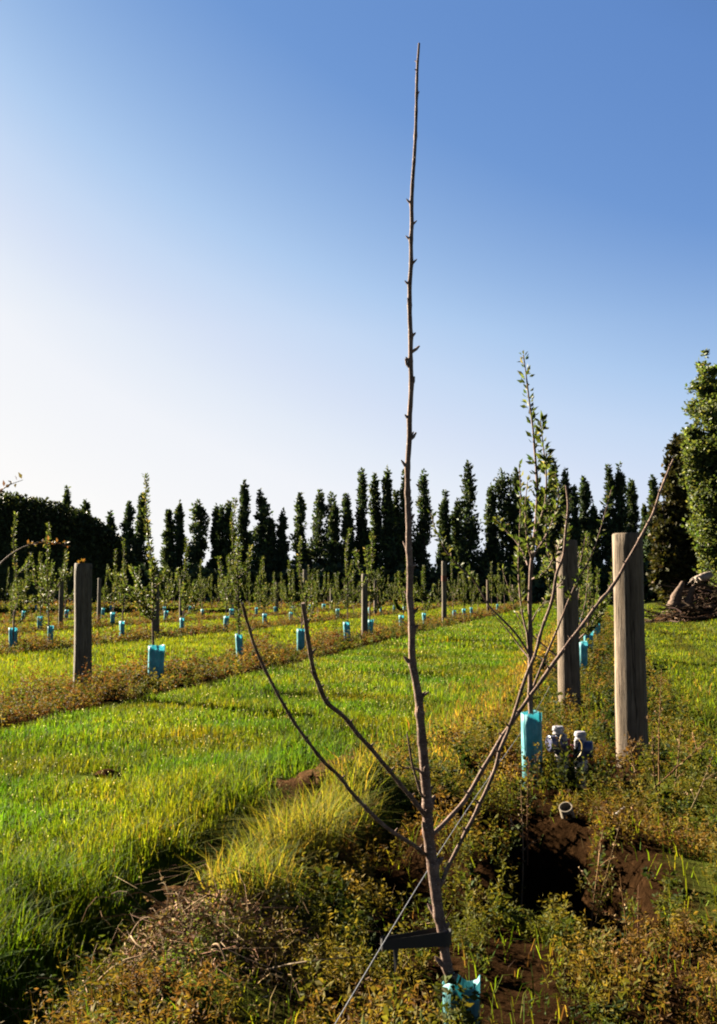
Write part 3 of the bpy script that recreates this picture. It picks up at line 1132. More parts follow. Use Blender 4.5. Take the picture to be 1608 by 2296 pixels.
# the right-hand row beyond the leafy sapling
for i, (px, Y, H, L, ls, lg) in enumerate([
        (1272, 11.6, 2.5, .06, "sapling with pale bare trunk in front of the dark post", "slim leaning blue tree guard in front of the dark post"),
        (1303, 16.3, 2.7, .07, "bushy sapling just right of the dark post", "blue tree guard just right of the dark post"),
        (1317, 21.5, 2.7, .075, "second bushy sapling behind the gap between the two big posts", "blue tree guard half hidden between the two big posts"),
        (1336, 28, 2.6, .08, "far sapling against the left edge of the thick post", "tiny blue tree guard against the thick post")]):
    q = at(px, HORIZON, Y)
    loc = zat((q.x, q.y))
    e = make_sapling(loc, H, 140 + i, ls, nleaf=1300 if i else 420, L=L)
    gd = make_guard(loc, .60, .062 if i == 0 else .085, 950 + i, -.05 if i == 0 else .02)
    tag(gd, lg, "tree guard", GUARDGRP)
    taken.append((q.x, q.y))

cnt = 0
for ri, u in enumerate(ROWS):
    for k in range(40):
        v = 5.0 + 4.2 * k + ri * 1.3
        if ri == 0 and v < 31: continue
        if ri == 0 and v > 110: continue
        x, y = uv2xy(np.array(u + rng.normal(0, .05)), np.array(v))
        if y > 116 or y < 12 or abs(x / y) > .385: continue
        if min((x - a) ** 2 + (y - b) ** 2 for a, b in taken) < 2.4 ** 2: continue
        if rng.random() < .1: continue
        loc = zat((x, y))
        far = y > 60
        lab = "distant leafy sapling in the rows below the far poplars" if far else "leafy sapling further along the orchard rows, among many alike"
        e = copy_tree(sap_protos[int(rng.integers(0, len(sap_protos)))], loc, rng.uniform(0, 6.28), rng.uniform(.85, 1.15), lab)
        e["group"] = "distant saplings below the poplars" if far else "mid-distance saplings in the rows"
        if y > 80 or rng.random() < .45: cnt += 1; continue
        gd = guard_protos[int(rng.integers(0, 6))].copy()
        col.objects.link(gd)
        gd.location = loc; gd.rotation_euler = (0, 0, rng.uniform(0, 6))
        gd["label"] = "tiny blue tree guard speck at the far end of the rows" if far else "small blue tree guard further along the orchard rows"
        gd["group"] = "far tree guard specks" if far else "mid-distance tree guards"
        cnt += 1
print("row saplings", cnt)

# ---- sapling reaching in from outside the left edge
q = rowpt(ROWS[1], -52)
loc = zat(q)
e = empty("apple_sapling", loc, "sapling outside the left edge reaching in a bent twig and dark leaves", "sapling", "young apple trees in the orchard rows")
Ye = q[1]
st, lf = Soup(), Soup()
tr = [Vector(loc) - Vector((0, 0, .1)), at(-50, 1420, Ye), at(-48, 1250, Ye), at(-40, 1120, Ye), at(-36, 1050, Ye)]
P, tt = spline(tr, 18); tube(st, P, .022 * (1 - tt) + .005, 7)
b1 = [at(-49, 1330, Ye), at(-20, 1290, Ye), at(10, 1255, Ye), at(50, 1228, Ye), at(95, 1216, Ye), at(150, 1222, Ye)]
P, tt = spline(b1, 18); tube(st, P, .011 * (1 - tt) + .004, 6)
leafy(lf, b1, .6, 1, 40, .055, c=[(.20, .13, .06), (.16, .16, .06), (.22, .10, .05)])
b2 = [at(-42, 1140, Ye), at(-10, 1110, Ye), at(20, 1088, Ye), at(52, 1076, Ye)]
P, tt = spline(b2, 12); tube(st, P, .007 * (1 - tt) + .003, 6)
leafy(lf, b2, .2, 1, 16, .085, c=[(.10, .05, .05), (.08, .06, .04)])
leafy(lf, tr, .4, 1, 120, .07)
st.build("trunk", M_BARK, e, smooth=True)
lf.build("foliage", M_LEAF, e)

# ---- the leafy sapling in the middle distance (second in the right-hand row)
Y2 = 6.9
b0 = gp(1194, 1806)
loc = (b0.x, b0.y, gz(b0.x, b0.y))
e = empty("apple_sapling", loc, "tall leafy sapling rising from the teal guard beside the valves", "sapling", "young apple trees in the orchard rows")
Y2 = b0.y
lf = Soup()
st = Soup()
trunk = [Vector(loc) - Vector((0, 0, .1)), at(1194, 1700, Y2), at(1193, 1640, Y2), at(1189, 1560, Y2), at(1190, 1440, Y2), at(1188, 1350, Y2), at(1192, 1260, Y2), at(1201, 1180, Y2), at(1205, 1100, Y2), at(1200, 1020, Y2), at(1194, 950, Y2), at(1187, 900, Y2), at(1181, 850, Y2), at(1174, 796, Y2)]
P, tt = spline(trunk, 60)
tube(st, P, (.0185 * (1 - tt) ** .9 + .0035) * (1 + .12 * np.sin(tt * 90)), 10)
st.build("trunk", M_BARK, e, smooth=True)
leafy(lf, trunk[7:], .0, .5, 70, .058)
leafy(lf, trunk[9:], .15, 1.0, 74, .05)
brs = [
    ([at(1189, 1470, Y2), at(1160, 1425, Y2 - .05), at(1128, 1390, Y2 - .1), at(1098, 1360, Y2 - .12), at(1065, 1305, Y2 - .15), at(1030, 1270, Y2 - .2), at(1000, 1235, Y2 - .2), at(978, 1190, Y2 - .2), at(966, 1150, Y2 - .2)], .006, 60, .50, .05),
    ([at(1189, 1478, Y2), at(1166, 1450, Y2 + .1), at(1140, 1415, Y2 + .15), at(1100, 1370, Y2 + .2)], .005, 3, .2, .045),
    ([at(1188, 1500, Y2), at(1182, 1420, Y2), at(1172, 1380, Y2 + .02), at(1163, 1290, Y2 + .1), at(1165, 1200, Y2 + .1), at(1168, 1110, Y2 + .1), at(1164, 1040, Y2 + .1)], .006, 90, .25, .058),
    ([at(1192, 1290, Y2), at(1168, 1230, Y2 + .25), at(1140, 1195, Y2 + .35), at(1112, 1165, Y2 + .4)], .005, 50, .2, .06),
    ([at(1199, 1200, Y2), at(1222, 1130, Y2 - .1), at(1225, 1060, Y2 - .15), at(1218, 1000, Y2 - .15), at(1212, 940, Y2 - .15)], .006, 120, .0, .068),
    ([at(1194, 1250, Y2), at(1230, 1190, Y2 + .2), at(1252, 1120, Y2 + .3), at(1245, 1060, Y2 + .35)], .006, 110, .1, .062),
    ([at(1191, 1300, Y2), at(1225, 1280, Y2 - .2), at(1252, 1230, Y2 - .3), at(1275, 1190, Y2 - .3)], .005, 80, .15, .06),
    ([at(1190, 1555, Y2), at(1220, 1480, Y2 - .1), at(1250, 1410, Y2 - .15), at(1284, 1325, Y2 - .2), at(1326, 1245, Y2 - .2), at(1347, 1185, Y2 - .2), at(1371, 1098, Y2 - .2)], .007, 70, .45, .052),
    ([at(1190, 1400, Y2), at(1205, 1370, Y2 + .1), at(1238, 1330, Y2 + .2), at(1262, 1300, Y2 + .2)], .004, 40, .2, .058),
    ([at(1193, 1255, Y2), at(1182, 1210, Y2 - .2), at(1178, 1140, Y2 - .25), at(1183, 1080, Y2 - .25)], .005, 60, .1, .06),
]
for pts, r0, nl, t0, L in brs:
    q = Soup()
    P, tt = spline(pts, 24)
    tube(q, P, r0 * (1 - tt) + .0028, 7)
    q.build("branch", M_BARK, e, smooth=True)
    leafy(lf, pts, t0, 1.0, int(nl * 1.05), L * .92, spread=.012)
lf.build("foliage", M_LEAF, e)
gd = make_guard(loc, .50, .078, 31, 0)
tag(gd, "teal tree guard around the leafy sapling beside the grey valves", "tree guard", GUARDGRP)


# ------------------------------------------------------------------ the bare young tree in front
mb = gp(1022, 2412)
Y1 = mb.y
zg = gz(mb.x, mb.y)
tree = empty("young_bare_tree", (mb.x, mb.y, zg), "tall leafless young tree with single upright leader in front of the camera", "tree")
tr = [(1030, 2440), (1020, 2296), (1010, 2200), (997, 2127), (985, 2050), (977, 2005), (967, 1939), (959, 1840), (954, 1751), (946, 1650), (937, 1560), (926, 1480), (921, 1400), (918, 1250), (914, 1100), (918, 970), (922, 850), (919, 700), (922, 560), (925, 420), (932, 300), (935, 180), (940, 97)]
wd = [30, 28, 27, 25, 27, 28, 30, 27, 25, 23, 21, 19, 17.5, 16.5, 15, 14, 13, 12, 11, 10, 8.8, 7.5, 6]


def knobbly(pts2d, wpx, Yf, name, step=.055, spur=.6, sides=12, seed=1, thick=.86):
    r = np.random.default_rng(seed)
    P0 = [at(x, y, Yf(i / (len(pts2d) - 1))) for i, (x, y) in enumerate(pts2d)]
    L = sum((P0[i + 1] - P0[i]).length for i in range(len(P0) - 1))
    n = int(L / .010) + 4
    P, tt = spline(P0, n)
    d = np.r_[0, np.cumsum([(P0[i + 1] - P0[i]).length for i in range(len(P0) - 1)])] / L
    rad = np.interp(tt, d, [w * np.mean([Yf(0), Yf(1)]) / FPX / 2 for w in wpx]) * thick
    s = Soup()
    # nodes: swelling, a slight kink and a bud
    x = step * r.uniform(.4, 1)
    off = np.zeros((n, 3)); sw = np.ones(n)
    buds = []
    side = 0.0
    while x < L - .02:
        i = int(x / L * (n - 1))
        a = side + r.normal(0, .6)
        dirv = np.array([math.cos(a), math.sin(a) * .6, .15])
        k = np.exp(-(((np.arange(n) - i) * L / n) / .011) ** 2)
        sw += .20 * k * r.uniform(.4, 1.2)
        k2 = np.exp(-np.abs((np.arange(n) - i) * L / n) / .04)
        off += (k2 * rad[i] * .32)[:, None] * dirv[None, :]
        buds.append((i, dirv))
        side += math.pi + r.normal(0, .5)
        x += step * r.uniform(.6, 1.5)
    P = P + off
    sw *= 1 + .03 * np.sin(np.arange(n) * .9) + r.normal(0, .012, n)
    rad = rad * sw
    tube(s, P, rad, sides)
    for i, dv in buds:
        rr = rad[i]
        p = P[i]
        bl = rr * r.uniform(.9, 1.9) * spur + .004
        dd = dv * .8 + np.array([0, 0, .7])
        dd /= np.linalg.norm(dd)
        q0 = p + dv * rr * .55
        tube(s, [q0 - dd * rr * .4, q0 + dd * bl * .5, q0 + dd * bl * 1.1, q0 + dd * bl * 1.5], [rr * .55, rr * .48, rr * .34, .0012], 7)
    return s, P, rad


s, TP, TR = knobbly(tr, wd, lambda t: Y1, "trunk", .075, .75, 14, 3)
# short spurs seen on the leader
for (x0, y0, x1, y1, x2, y2, r0) in [(927, 790, 936, 783, 943, 776, .0048), (915, 826, 910, 818, 907, 806, .0048), (922, 862, 927, 853, 929, 843, .005), (920, 985, 928, 979, 934, 969, .005), (918, 832, 921, 828, 922, 820, .004), (942, 1566, 952, 1560, 962, 1552, .0045), (948, 1735, 935, 1727, 918, 1722, .0045), (918, 1722, 905, 1722, 892, 1712, .003), (956, 1775, 966, 1770, 971, 1762, .005), (938, 158, 934, 156, 931, 155, .003)]:
    q0, q1, q2 = at(x0, y0, Y1), at(x1, y1, Y1), at(x2, y2, Y1)
    near_ = TP[np.argmin(np.abs(TP[:, 2] - q0.z))] if x0 not in (918,) or y0 != 1722 else np.array(q0)
    sh = Vector(tuple(near_)) - q0
    sh.x *= .6
    tube(s, [q0 + sh, q1 + sh * .6, q2 + sh * .6], [r0 * 1.2, r0, r0 * .55], 8)
s.build("trunk", M_BARK, tree, smooth=True)
BR = [
    ([(950, 1915), (925, 1893), (870, 1858), (800, 1790), (760, 1740), (720, 1700), (655, 1612), (600, 1512), (572, 1450), (556, 1400), (543, 1352)], [12, 11, 10, 9.5, 9, 9, 8, 7.5, 7, 7, 7.5], -.55, 21),
    ([(956, 1835), (935, 1805), (890, 1750), (850, 1700), (808, 1652), (770, 1605), (733, 1575), (712, 1530), (698, 1480), (688, 1420), (679, 1352)], [13, 12, 11, 11, 11, 11, 12, 11, 11, 10.5, 11], -.35, 22),
    ([(965, 1874), (985, 1856), (1015, 1825), (1047, 1788), (1082, 1728), (1117, 1667), (1140, 1633), (1186, 1566), (1256, 1467), (1299, 1411), (1347, 1346), (1376, 1311), (1434, 1210), (1466, 1150), (1480, 1105), (1497, 1060), (1510, 1030)], [11, 11, 10.5, 10.5, 10, 10, 10, 9.5, 9.5, 9, 8.5, 8.5, 8, 7, 6.5, 6, 5], .35, 23),
    ([(978, 2000), (988, 1983), (1012, 1930), (1034, 1886), (1068, 1820), (1106, 1735), (1121, 1684), (1140, 1640), (1152, 1603), (1180, 1513), (1200, 1467), (1219, 1400), (1238, 1348), (1249, 1286), (1263, 1250), (1268, 1199), (1274, 1140), (1269, 1088)], [9, 10, 10, 9.5, 9.5, 9, 9, 9, 8.5, 8.5, 8.5, 8, 8, 7.5, 7.5, 7, 6.5, 5], -.10, 24),
    ([(952, 1790), (944, 1779), (926, 1720), (919, 1680), (913, 1640)], [6, 6, 5.5, 5, 3], -.12, 25),
]
for pts, w, dy, sd in BR:
    s, P, R_ = knobbly(pts, w, lambda t, dy=dy: Y1 + dy * min(1, t * 1.0), "branch", .05, .6, 9, sd)
    s.build("branch", M_BARK, tree, smooth=True)
gd = make_guard((mb.x, mb.y, zg), at(1030, 2200, Y1).z - zg, .049, 8, .0)
# shift so that the sleeve hangs to the right of the trunk as in the photo
gd.location.x += .017; gd.location.y -= .006
tag(gd, "torn teal tree guard at the bottom around the bare tree's trunk", "tree guard", GUARDGRP)

# trellis wire along the row and the black rubber tie
wz = at(880, 2080, Y1 - .02)
wu, wv = xy2uv(wz.x, wz.y)
s = Soup()
wp = []
for v in np.linspace(.5, 11.3, 30):
    x, y = uv2xy(np.array(wu + (0.16 * sstep(3, 11.3, np.array(v)))), np.array(v))
    wp.append((float(x), float(y), wz.z - .012 * math.sin((v - 3) / 8.2 * math.pi)))
tube(s, wp, .0015, 6)
tag(s.build("trellis_wire", M_WIRE), "thin galvanised wire running low along the row past the bare trunk", "wire")

s = Soup()
tp = at(990, 2092, Y1)
A = np.array([wz.x - .02, wz.y - .0]); B = np.array([tp.x, tp.y])
dr = (B - A) / np.linalg.norm(B - A); nr = np.array([-dr[1], dr[0]])
loop = []
for k in range(40):
    a = 2 * math.pi * k / 40
    if -math.pi / 2 <= a < math.pi / 2:
        c, rr = B, .031
    elif a < 3 * math.pi / 2:
        c, rr = A, .016
    else:
        c, rr = B, .031
    loop.append(c + dr * math.cos(a) * rr + nr * math.sin(a) * rr)
loop = np.array(loop)
V, F = [], []
for k, p in enumerate(loop):
    t = np.dot(p - A, dr) / np.linalg.norm(B - A)
    zc = (wz.z - .018) * (1 - t) + (tp.z - .012) * t
    cen = (A + B) / 2
    inn = p + (cen - p) / np.linalg.norm(cen - p) * .0025
    hw = .0165 + .003 * t + .003 * math.sin(k * 1.7)
    zc += -.022 * (1 - t) + .006 * t
    zc += .006 * math.sin(t * 3.1) - .004 + .002 * math.cos(k * 2.3)
    V += [(p[0], p[1], zc - hw), (p[0], p[1], zc + hw), (inn[0], inn[1], zc + hw), (inn[0], inn[1], zc - hw)]
n = len(loop)
for k in range(n):
    a, b = 4 * k, 4 * ((k + 1) % n)
    for i in range(4):
        F.append((a + i, b + i, b + (i + 1) % 4, a + (i + 1) % 4))
s.add(V, F)
q = at(880, 2122, Y1)
q.z -= .012
for dx in (0,):
    s.add([(q.x + dx, q.y, q.z + .03), (q.x + .022 + dx, q.y - .004, q.z + .03), (q.x + .012 + dx, q.y - .012, q.z - .045), (q.x + .006 + dx, q.y - .008, q.z - .07)], [(0, 1, 2, 3)])
tag(s.build("rubber_tie", M_RUBBER, origin=(wz.x, wz.y, wz.z)), "black rubber strap tying the bare trunk to the wire", "tree tie")


# ------------------------------------------------------------------ irrigation valves and pipes
M_GREY = plain_mat("grey_plastic", (.42, .41, .46), .4, .5)
M_BLUE = plain_mat("dark_blue_plastic", (.05, .06, .15), .38, .5)
M_PVC = plain_mat("white_pvc", (.72, .62, .55), .4, .5)
M_RED = plain_mat("red_plastic", (.50, .035, .02), .4, .5)
M_YEL = plain_mat("yellow_wire_sheath", (.55, .38, .05), .5, .4)
M_PIPE = plain_mat("dusty_pvc", (.30, .25, .18), .55, .4)


def lathe(s, c, prof, sides=28, axis=(0, 0, 1), ribs=0, ribd=0.0):
    ax = Vector(axis).normalized()
    qd = ax.to_track_quat('Z', 'Y').to_matrix()
    V = []
    for (r, z) in prof:
        for k in range(sides):
            a = 6.28318 * k / sides
            rr = r * (1 + (ribd * (1 if k % 2 else -1) if ribs else 0))
            V.append(tuple(Vector(c) + qd @ Vector((rr * math.cos(a), rr * math.sin(a), z))))
    F = [(i * sides + k, i * sides + (k + 1) % sides, (i + 1) * sides + (k + 1) % sides, (i + 1) * sides + k) for i in range(len(prof) - 1) for k in range(sides)]
    s.add(V, F)


def valve(px, Y, ztop_py, lab, lean, flip):
    top = at(px, ztop_py, Y)
    x, y, zt = top
    e = empty("irrigation_valve", (x, y, zt - .30), lab, "valve", "irrigation valves beside the pit")
    W = lambda dx, dz, dy=0: (x + dx + lean * (dz), y + dy, zt + dz)
    s = Soup()
    lathe(s, W(0, -.052), [(0.0, .052), (.034, .052), (.040, .048), (.041, .040), (.038, .038), (.044, .036), (.044, .022), (.036, .020), (.036, .006), (.041, .004), (.041, -.004), (.03, -.006)], 28)
    s.build("threaded_cap", M_GREY, e)
    s = Soup()
    lathe(s, W(0, -.20), [(.03, 0), (.046, .004), (.056, .03), (.058, .07), (.050, .10), (.042, .125), (.034, .148)], 28)
    ax = (flip, -.25, 0)
    lathe(s, W(0, -.125), [(.052, -.02), (.054, .03), (.060, .035), (.060, .082), (.052, .088), (0, .088)], 28, ax)
    lathe(s, W(0, -.125), [(.050, -.02), (.050, .028), (.044, .036), (0, .036)], 28, (-flip, .2, 0))
    s.build("body", M_BLUE, e)
    s = Soup()
    lathe(s, W(-.040 * flip, -.11, -.036), [(0, .055), (.010, .055), (.012, .05), (.012, -.02), (.009, -.026), (0, -.026)], 14)
    s.build("solenoid", M_GREY, e)
    s = Soup()
    lathe(s, W(0, -.295), [(.038, 0), (.048, 0), (.049, .055), (.050, .06), (.050, .088), (.046, .092), (.03, .092)], 28)
    lathe(s, W(0, -.295), [(.038, 0), (.037, -.25)], 28)
    s.build("coupling", M_PVC, e)
    s = Soup()
    lathe(s, W(-.062 * flip, -.12), [(0, .03), (.016, .028), (.018, .0), (.018, -.06), (.010, -.085), (0, -.085)], 14, (.12, 0, 1))
    s.build("bleed_lever", M_RED, e)
    s = Soup()
    P, tt = spline([W(-.02 * flip, -.05, -.05), W(-.005, -.08, -.075), W(-.012, -.14, -.075), W(-.05 * flip, -.19, -.07), W(-.075 * flip, -.205, -.06), W(-.10 * flip, -.17, -.05)], 20)
    tube(s, P, .0045, 7)
    s.build("wire", M_YEL, e, smooth=True)
    return e


YV = 7.25
valve(1301, YV, 1640, "grey and blue irrigation valve nearer the thick post, white pipe stub below", 0.0, 1)
valve(1250, YV + .12, 1628, "tilted irrigation valve beside the teal guard, half covered by weeds", -.10, -1)

pm = at(1268, 1809, 5.95)
pe = at(1312, 1890, 5.75)
d = (pm - pe).normalized()
d = Vector((-.28, -.52, .80)).normalized()
s = Soup()
lathe(s, tuple(pm), [(.034, -.03), (.034, 0), (.0395, 0), (.0395, -.42)], 32, tuple(d))
lathe(s, tuple(pm), [(.034, -.03), (.034, -.42)], 32, tuple(d))
o = s.build("pipe", M_PIPE, origin=tuple(pm), smooth=False)
tag(o, "open-ended dusty pipe sticking up out of the pit", "pipe")
s = Soup()
p0, p1 = at(1354, 1850, 5.9), at(1400, 1813, 6.2)
tube(s, [p0, p0 * .6 + p1 * .4, p1], .012, 12)
for k in (.15, .45, .8):
    c0 = p0.lerp(p1, k)
    tube(s, [c0, c0 + (p1 - p0) * .07], .0155, 12)
tag(s.build("pipe", M_PVC, origin=tuple(p0)), "thin white jointed pipe lying on the weeds beside the pit", "pipe")

# ------------------------------------------------------------------ clods, sticks, dry stalks
clod_lab = ["large dark turf clod on the grass edge behind the forked branch", "turf clod left of the largest dark clod", "turf clod right of the largest dark clod", "brown clod beside the furrow in the long grass", "small clod up the furrow's grassy left side", "flat brown clod lying in the mown alley", "low clod at the lower left of the flat alley clod", "dark clod in the furrow's middle", "dark clod at the furrow's upper end"]
for i, (px, py, r) in enumerate(CLODS):
    p = gp(px, py)
    z0 = gz(p.x, p.y)
    nu, nv = 22, 14
    V = []
    rr = np.random.default_rng(60 + i)
    fr = rr.uniform(2, 5, (6, 3)); ph = rr.uniform(0, 6, 6)
    for a in range(nv + 1):
        th = math.pi * a / nv
        for b in range(nu):
            ph_ = 2 * math.pi * b / nu
            d = np.array([math.sin(th) * math.cos(ph_), math.sin(th) * math.sin(ph_), math.cos(th)])
            k = 1 + sum(.10 * math.sin(f.dot(d) * 1.6 + q) for f, q in zip(fr, ph)) + rr.normal(0, .03)
            V.append((p.x + d[0] * r * k * 1.25, p.y + d[1] * r * k * .9, z0 + d[2] * r * k * .55 + r * .1))
    s = Soup()
    s.add(V, [(a * nu + b, a * nu + (b + 1) % nu, (a + 1) * nu + (b + 1) % nu, (a + 1) * nu + b) for a in range(nv) for b in range(nu)])
    tag(s.build("earth_clod", M_SOIL, origin=(p.x, p.y, z0), smooth=True), clod_lab[i], "clod", "turf clods along the furrow")

STRAW = [(.46, .31, .15), (.34, .20, .095), (.24, .135, .062), (.62, .47, .28), (.15, .085, .042)]


def dry_stalk(px, py, topx, topy, Y, label, seed, grp):
    r = np.random.default_rng(seed)
    b = at(px, py, Y); z0 = gz(b.x, b.y); b.z = z0 - .02
    t = at(topx, topy, Y + r.uniform(-.1, .1))
    s = Soup()
    c = palette(1, STRAW[:3], [1, 2, 2])[0]
    m = b.lerp(t, .5) + Vector(tuple(r.normal(0, .012, 3)))
    P, tt = spline([b, m, t], 12)
    tube(s, P, .0042 * (1 - tt) + .0018, 6, c)
    n = 46
    k = (r.uniform(.45, 1, n) * 11).astype(int)
    D = rdir(n, 0, .9)
    leaves(s, P[k], D, r.uniform(.010, .026, n), .6, palette(n, STRAW + [(.2, .11, .05)], [1] * 6))
    for q in range(4):
        i = int(r.uniform(.3, .85) * 11)
        dv = Vector(tuple(rdir(1, .3, .8)[0])) * r.uniform(.06, .16)
        e = Vector(P[i]) + dv
        tube(s, [P[i], Vector(P[i]).lerp(e, .5) + Vector((0, 0, .01)), e], [.0022, .0018, .001], 5, c)
        leaves(s, np.repeat(np.array([e]), 7, 0) - rng.uniform(0, 1, (7, 1)) * np.array(dv) * .5, rdir(7, 0, 1), r.uniform(.01, .022, 7), .6, palette(7, STRAW, [1] * 5))
    return tag(s.build("dry_stalk", M_STALK, origin=tuple(b)), label, "weed stalk", grp)


SG = "dry weed stalks"
for i, (a, b, c_, d_, Y, lab) in enumerate([
        (1478, 1760, 1484, 1500, 7.0, "tall upright dry stalk right of the thick post"),
        (1480, 1790, 1462, 1640, 6.6, "brown branched stalk at the foot of the thick post's right side"),
        (1510, 1770, 1528, 1620, 6.8, "dry stalk further right of the thick post, leaning right"),
        (1440, 1790, 1408, 1640, 6.7, "dry stalk leaning left across the thick post's foot"),
        (1430, 1745, 1592, 1655, 6.4, "long dry twig slanting to the right edge from the thick post"),
        (1310, 1975, 1395, 1830, 5.2, "pale hairy stalk leaning right over the pit"),
        (1312, 1960, 1352, 1860, 5.25, "shorter hairy stalk beside the one leaning over the pit"),
        (1415, 1870, 1418, 1800, 6.0, "thin upright stem between the white pipe and the thick post"),
        (1530, 1840, 1600, 1690, 6.0, "dry forked stalk by the right edge above the feathery weeds"),
        (1165, 1900, 1168, 1760, 5.9, "reddish stalk in front of the teal guard"),
        (1183, 1905, 1186, 1700, 6.0, "reddish leafy stalk between teal guard and valves"),
        (1425, 2120, 1390, 1960, 4.3, "thin bare stalk rising from the right wall of the pit"),
        (1440, 2130, 1432, 1985, 4.3, "thin stalk right of the other on the pit wall"),
        (345, 2075, 385, 1990, 4.4, "pale feathery seed stalk above the dry weed heap"),
        (320, 2110, 420, 2010, 4.2, "second bent seed stalk at the top of the dry weed heap")]):
    dry_stalk(a, b, c_, d_, Y, lab, 300 + i, SG)

# heap of pulled dry weeds at lower left
hp = gp(395, 2235)
s = Soup()
zc = gz(hp.x, hp.y)
for i in range(620):
    x = hp.x + rng.normal(.05, .30); y = hp.y + rng.normal(.05, .20)
    hm = .20 * math.exp(-((x - hp.x) / .36) ** 2 - ((y - hp.y) / .30) ** 2)
    z = gz(x, y) + rng.uniform(.01, 1) * (hm + .03)
    a = rng.uniform(0, 6.28); L = rng.uniform(.05, .36) * rng.uniform(.5, 1)
    dd = np.array([math.cos(a), math.sin(a), rng.normal(.05, .25)])
    bend = rng.normal(0, L * .22, 3); bend[2] = abs(bend[2])
    p0 = np.array([x, y, z])
    P, tt = spline([p0, p0 + dd * L * .5 + bend, p0 + dd * L], 7)
    P[:, 2] = np.maximum(P[:, 2], ground_h(P[:, 0], P[:, 1]) + .004)
    r = rng.choice([.0012, .0018, .003], p=[.5, .42, .08])
    tube(s, P, r * (1 - .5 * tt), 4, palette(1, STRAW, [2, 4, 4, .5, 3])[0], cap=False)
n = 2600
x = hp.x + rng.normal(.05, .32, n); y = hp.y + rng.normal(.05, .22, n)
z = ground_h(x, y) + rng.uniform(0, 1, n) * (.03 + .19 * np.exp(-((x - hp.x) / .36) ** 2 - ((y - hp.y) / .3) ** 2))
leaves(s, np.stack([x, y, z], 1), rdir(n), rng.uniform(.012, .035, n), .4, palette(n, STRAW + [(.10, .06, .03), (.16, .14, .04)], [1, 2, 3, .6, 3, 3, 2]))
tag(s.build("weed_heap", M_STALK, origin=(hp.x, hp.y, zc)), "brown heap of dry pulled weeds and stalks at lower left", "weed heap")

STK = [((600, 1455 + 800), (880, 1470 + 790), .0065)]
for i, (pts, r, lab) in enumerate([
        ([(222, 2200), (240, 2212), (300, 2218), (328, 2212)], .0055, "pale twig lying across the front of the dry weed heap"),
        ([(292, 2165), (294, 2186), (304, 2198), (318, 2204)], .005, "short curved pale twig on the middle of the dry weed heap"),
        ([(285, 2165), (310, 2158), (345, 2164)], .004, "thin arched pale twig on top of the dry weed heap"),
        ([(188, 2140), (186, 2175), (196, 2208)], .0045, "pale twig bent down at the dry heap's left side"),
        ([(443, 2025), (456, 2040), (449, 2062)], .006, "short pale twig standing where the dry heap meets yellow grass"),
        ([(476, 2197), (506, 2213)], .006, "stubby pale twig at the dry heap's right end"),
        ([(60, 2262), (110, 2225), (180, 2200), (250, 2160)], .005, "long brown stem trailing to the lower left corner from the dry heap")]):
    P0 = []
    for (x, y) in pts:
        p = gp(x, y, .16)
        P0.append(p)
    P, tt = spline(P0, 12)
    P[:, 2] = ground_h(P[:, 0], P[:, 1]) + .19 * np.exp(-((P[:, 0] - hp.x) / .36) ** 2 - ((P[:, 1] - hp.y) / .30) ** 2) + .03 + .025 * np.sin(np.linspace(0, 3.1, 12))
    s = Soup()
    tube(s, P, .75 * r * (1 - .45 * tt), 7, (.14, .095, .055) if i < 6 else (.08, .05, .028))
    tag(s.build("dry_twig", M_STALK, smooth=True, origin=tuple(P0[0])), lab, "twig", "pale twigs on the dry weed heap")


# ------------------------------------------------------------------ grass in the alleys
def sample_uv(n, u0, u1, v0, v1, margin=1.2):
    u = rng.uniform(u0, u1, n); v = rng.uniform(v0, v1, n)
    xy = uv2xy(u, v)
    ok = (xy[:, 1] > 1.2) & (np.abs(xy[:, 0]) < xy[:, 1] * .40 + margin)
    return u[ok], v[ok], xy[ok]


GR = [(.125, .185, .014), (.180, .235, .018), (.070, .125, .012), (.25, .26, .028), (.30, .25, .075)]


def not_pit(u, v):
    xy = uv2xy(u, v)
    return hollow(xy[:, 0], xy[:, 1]) + rng.uniform(-.15, .15, len(u)) < .62


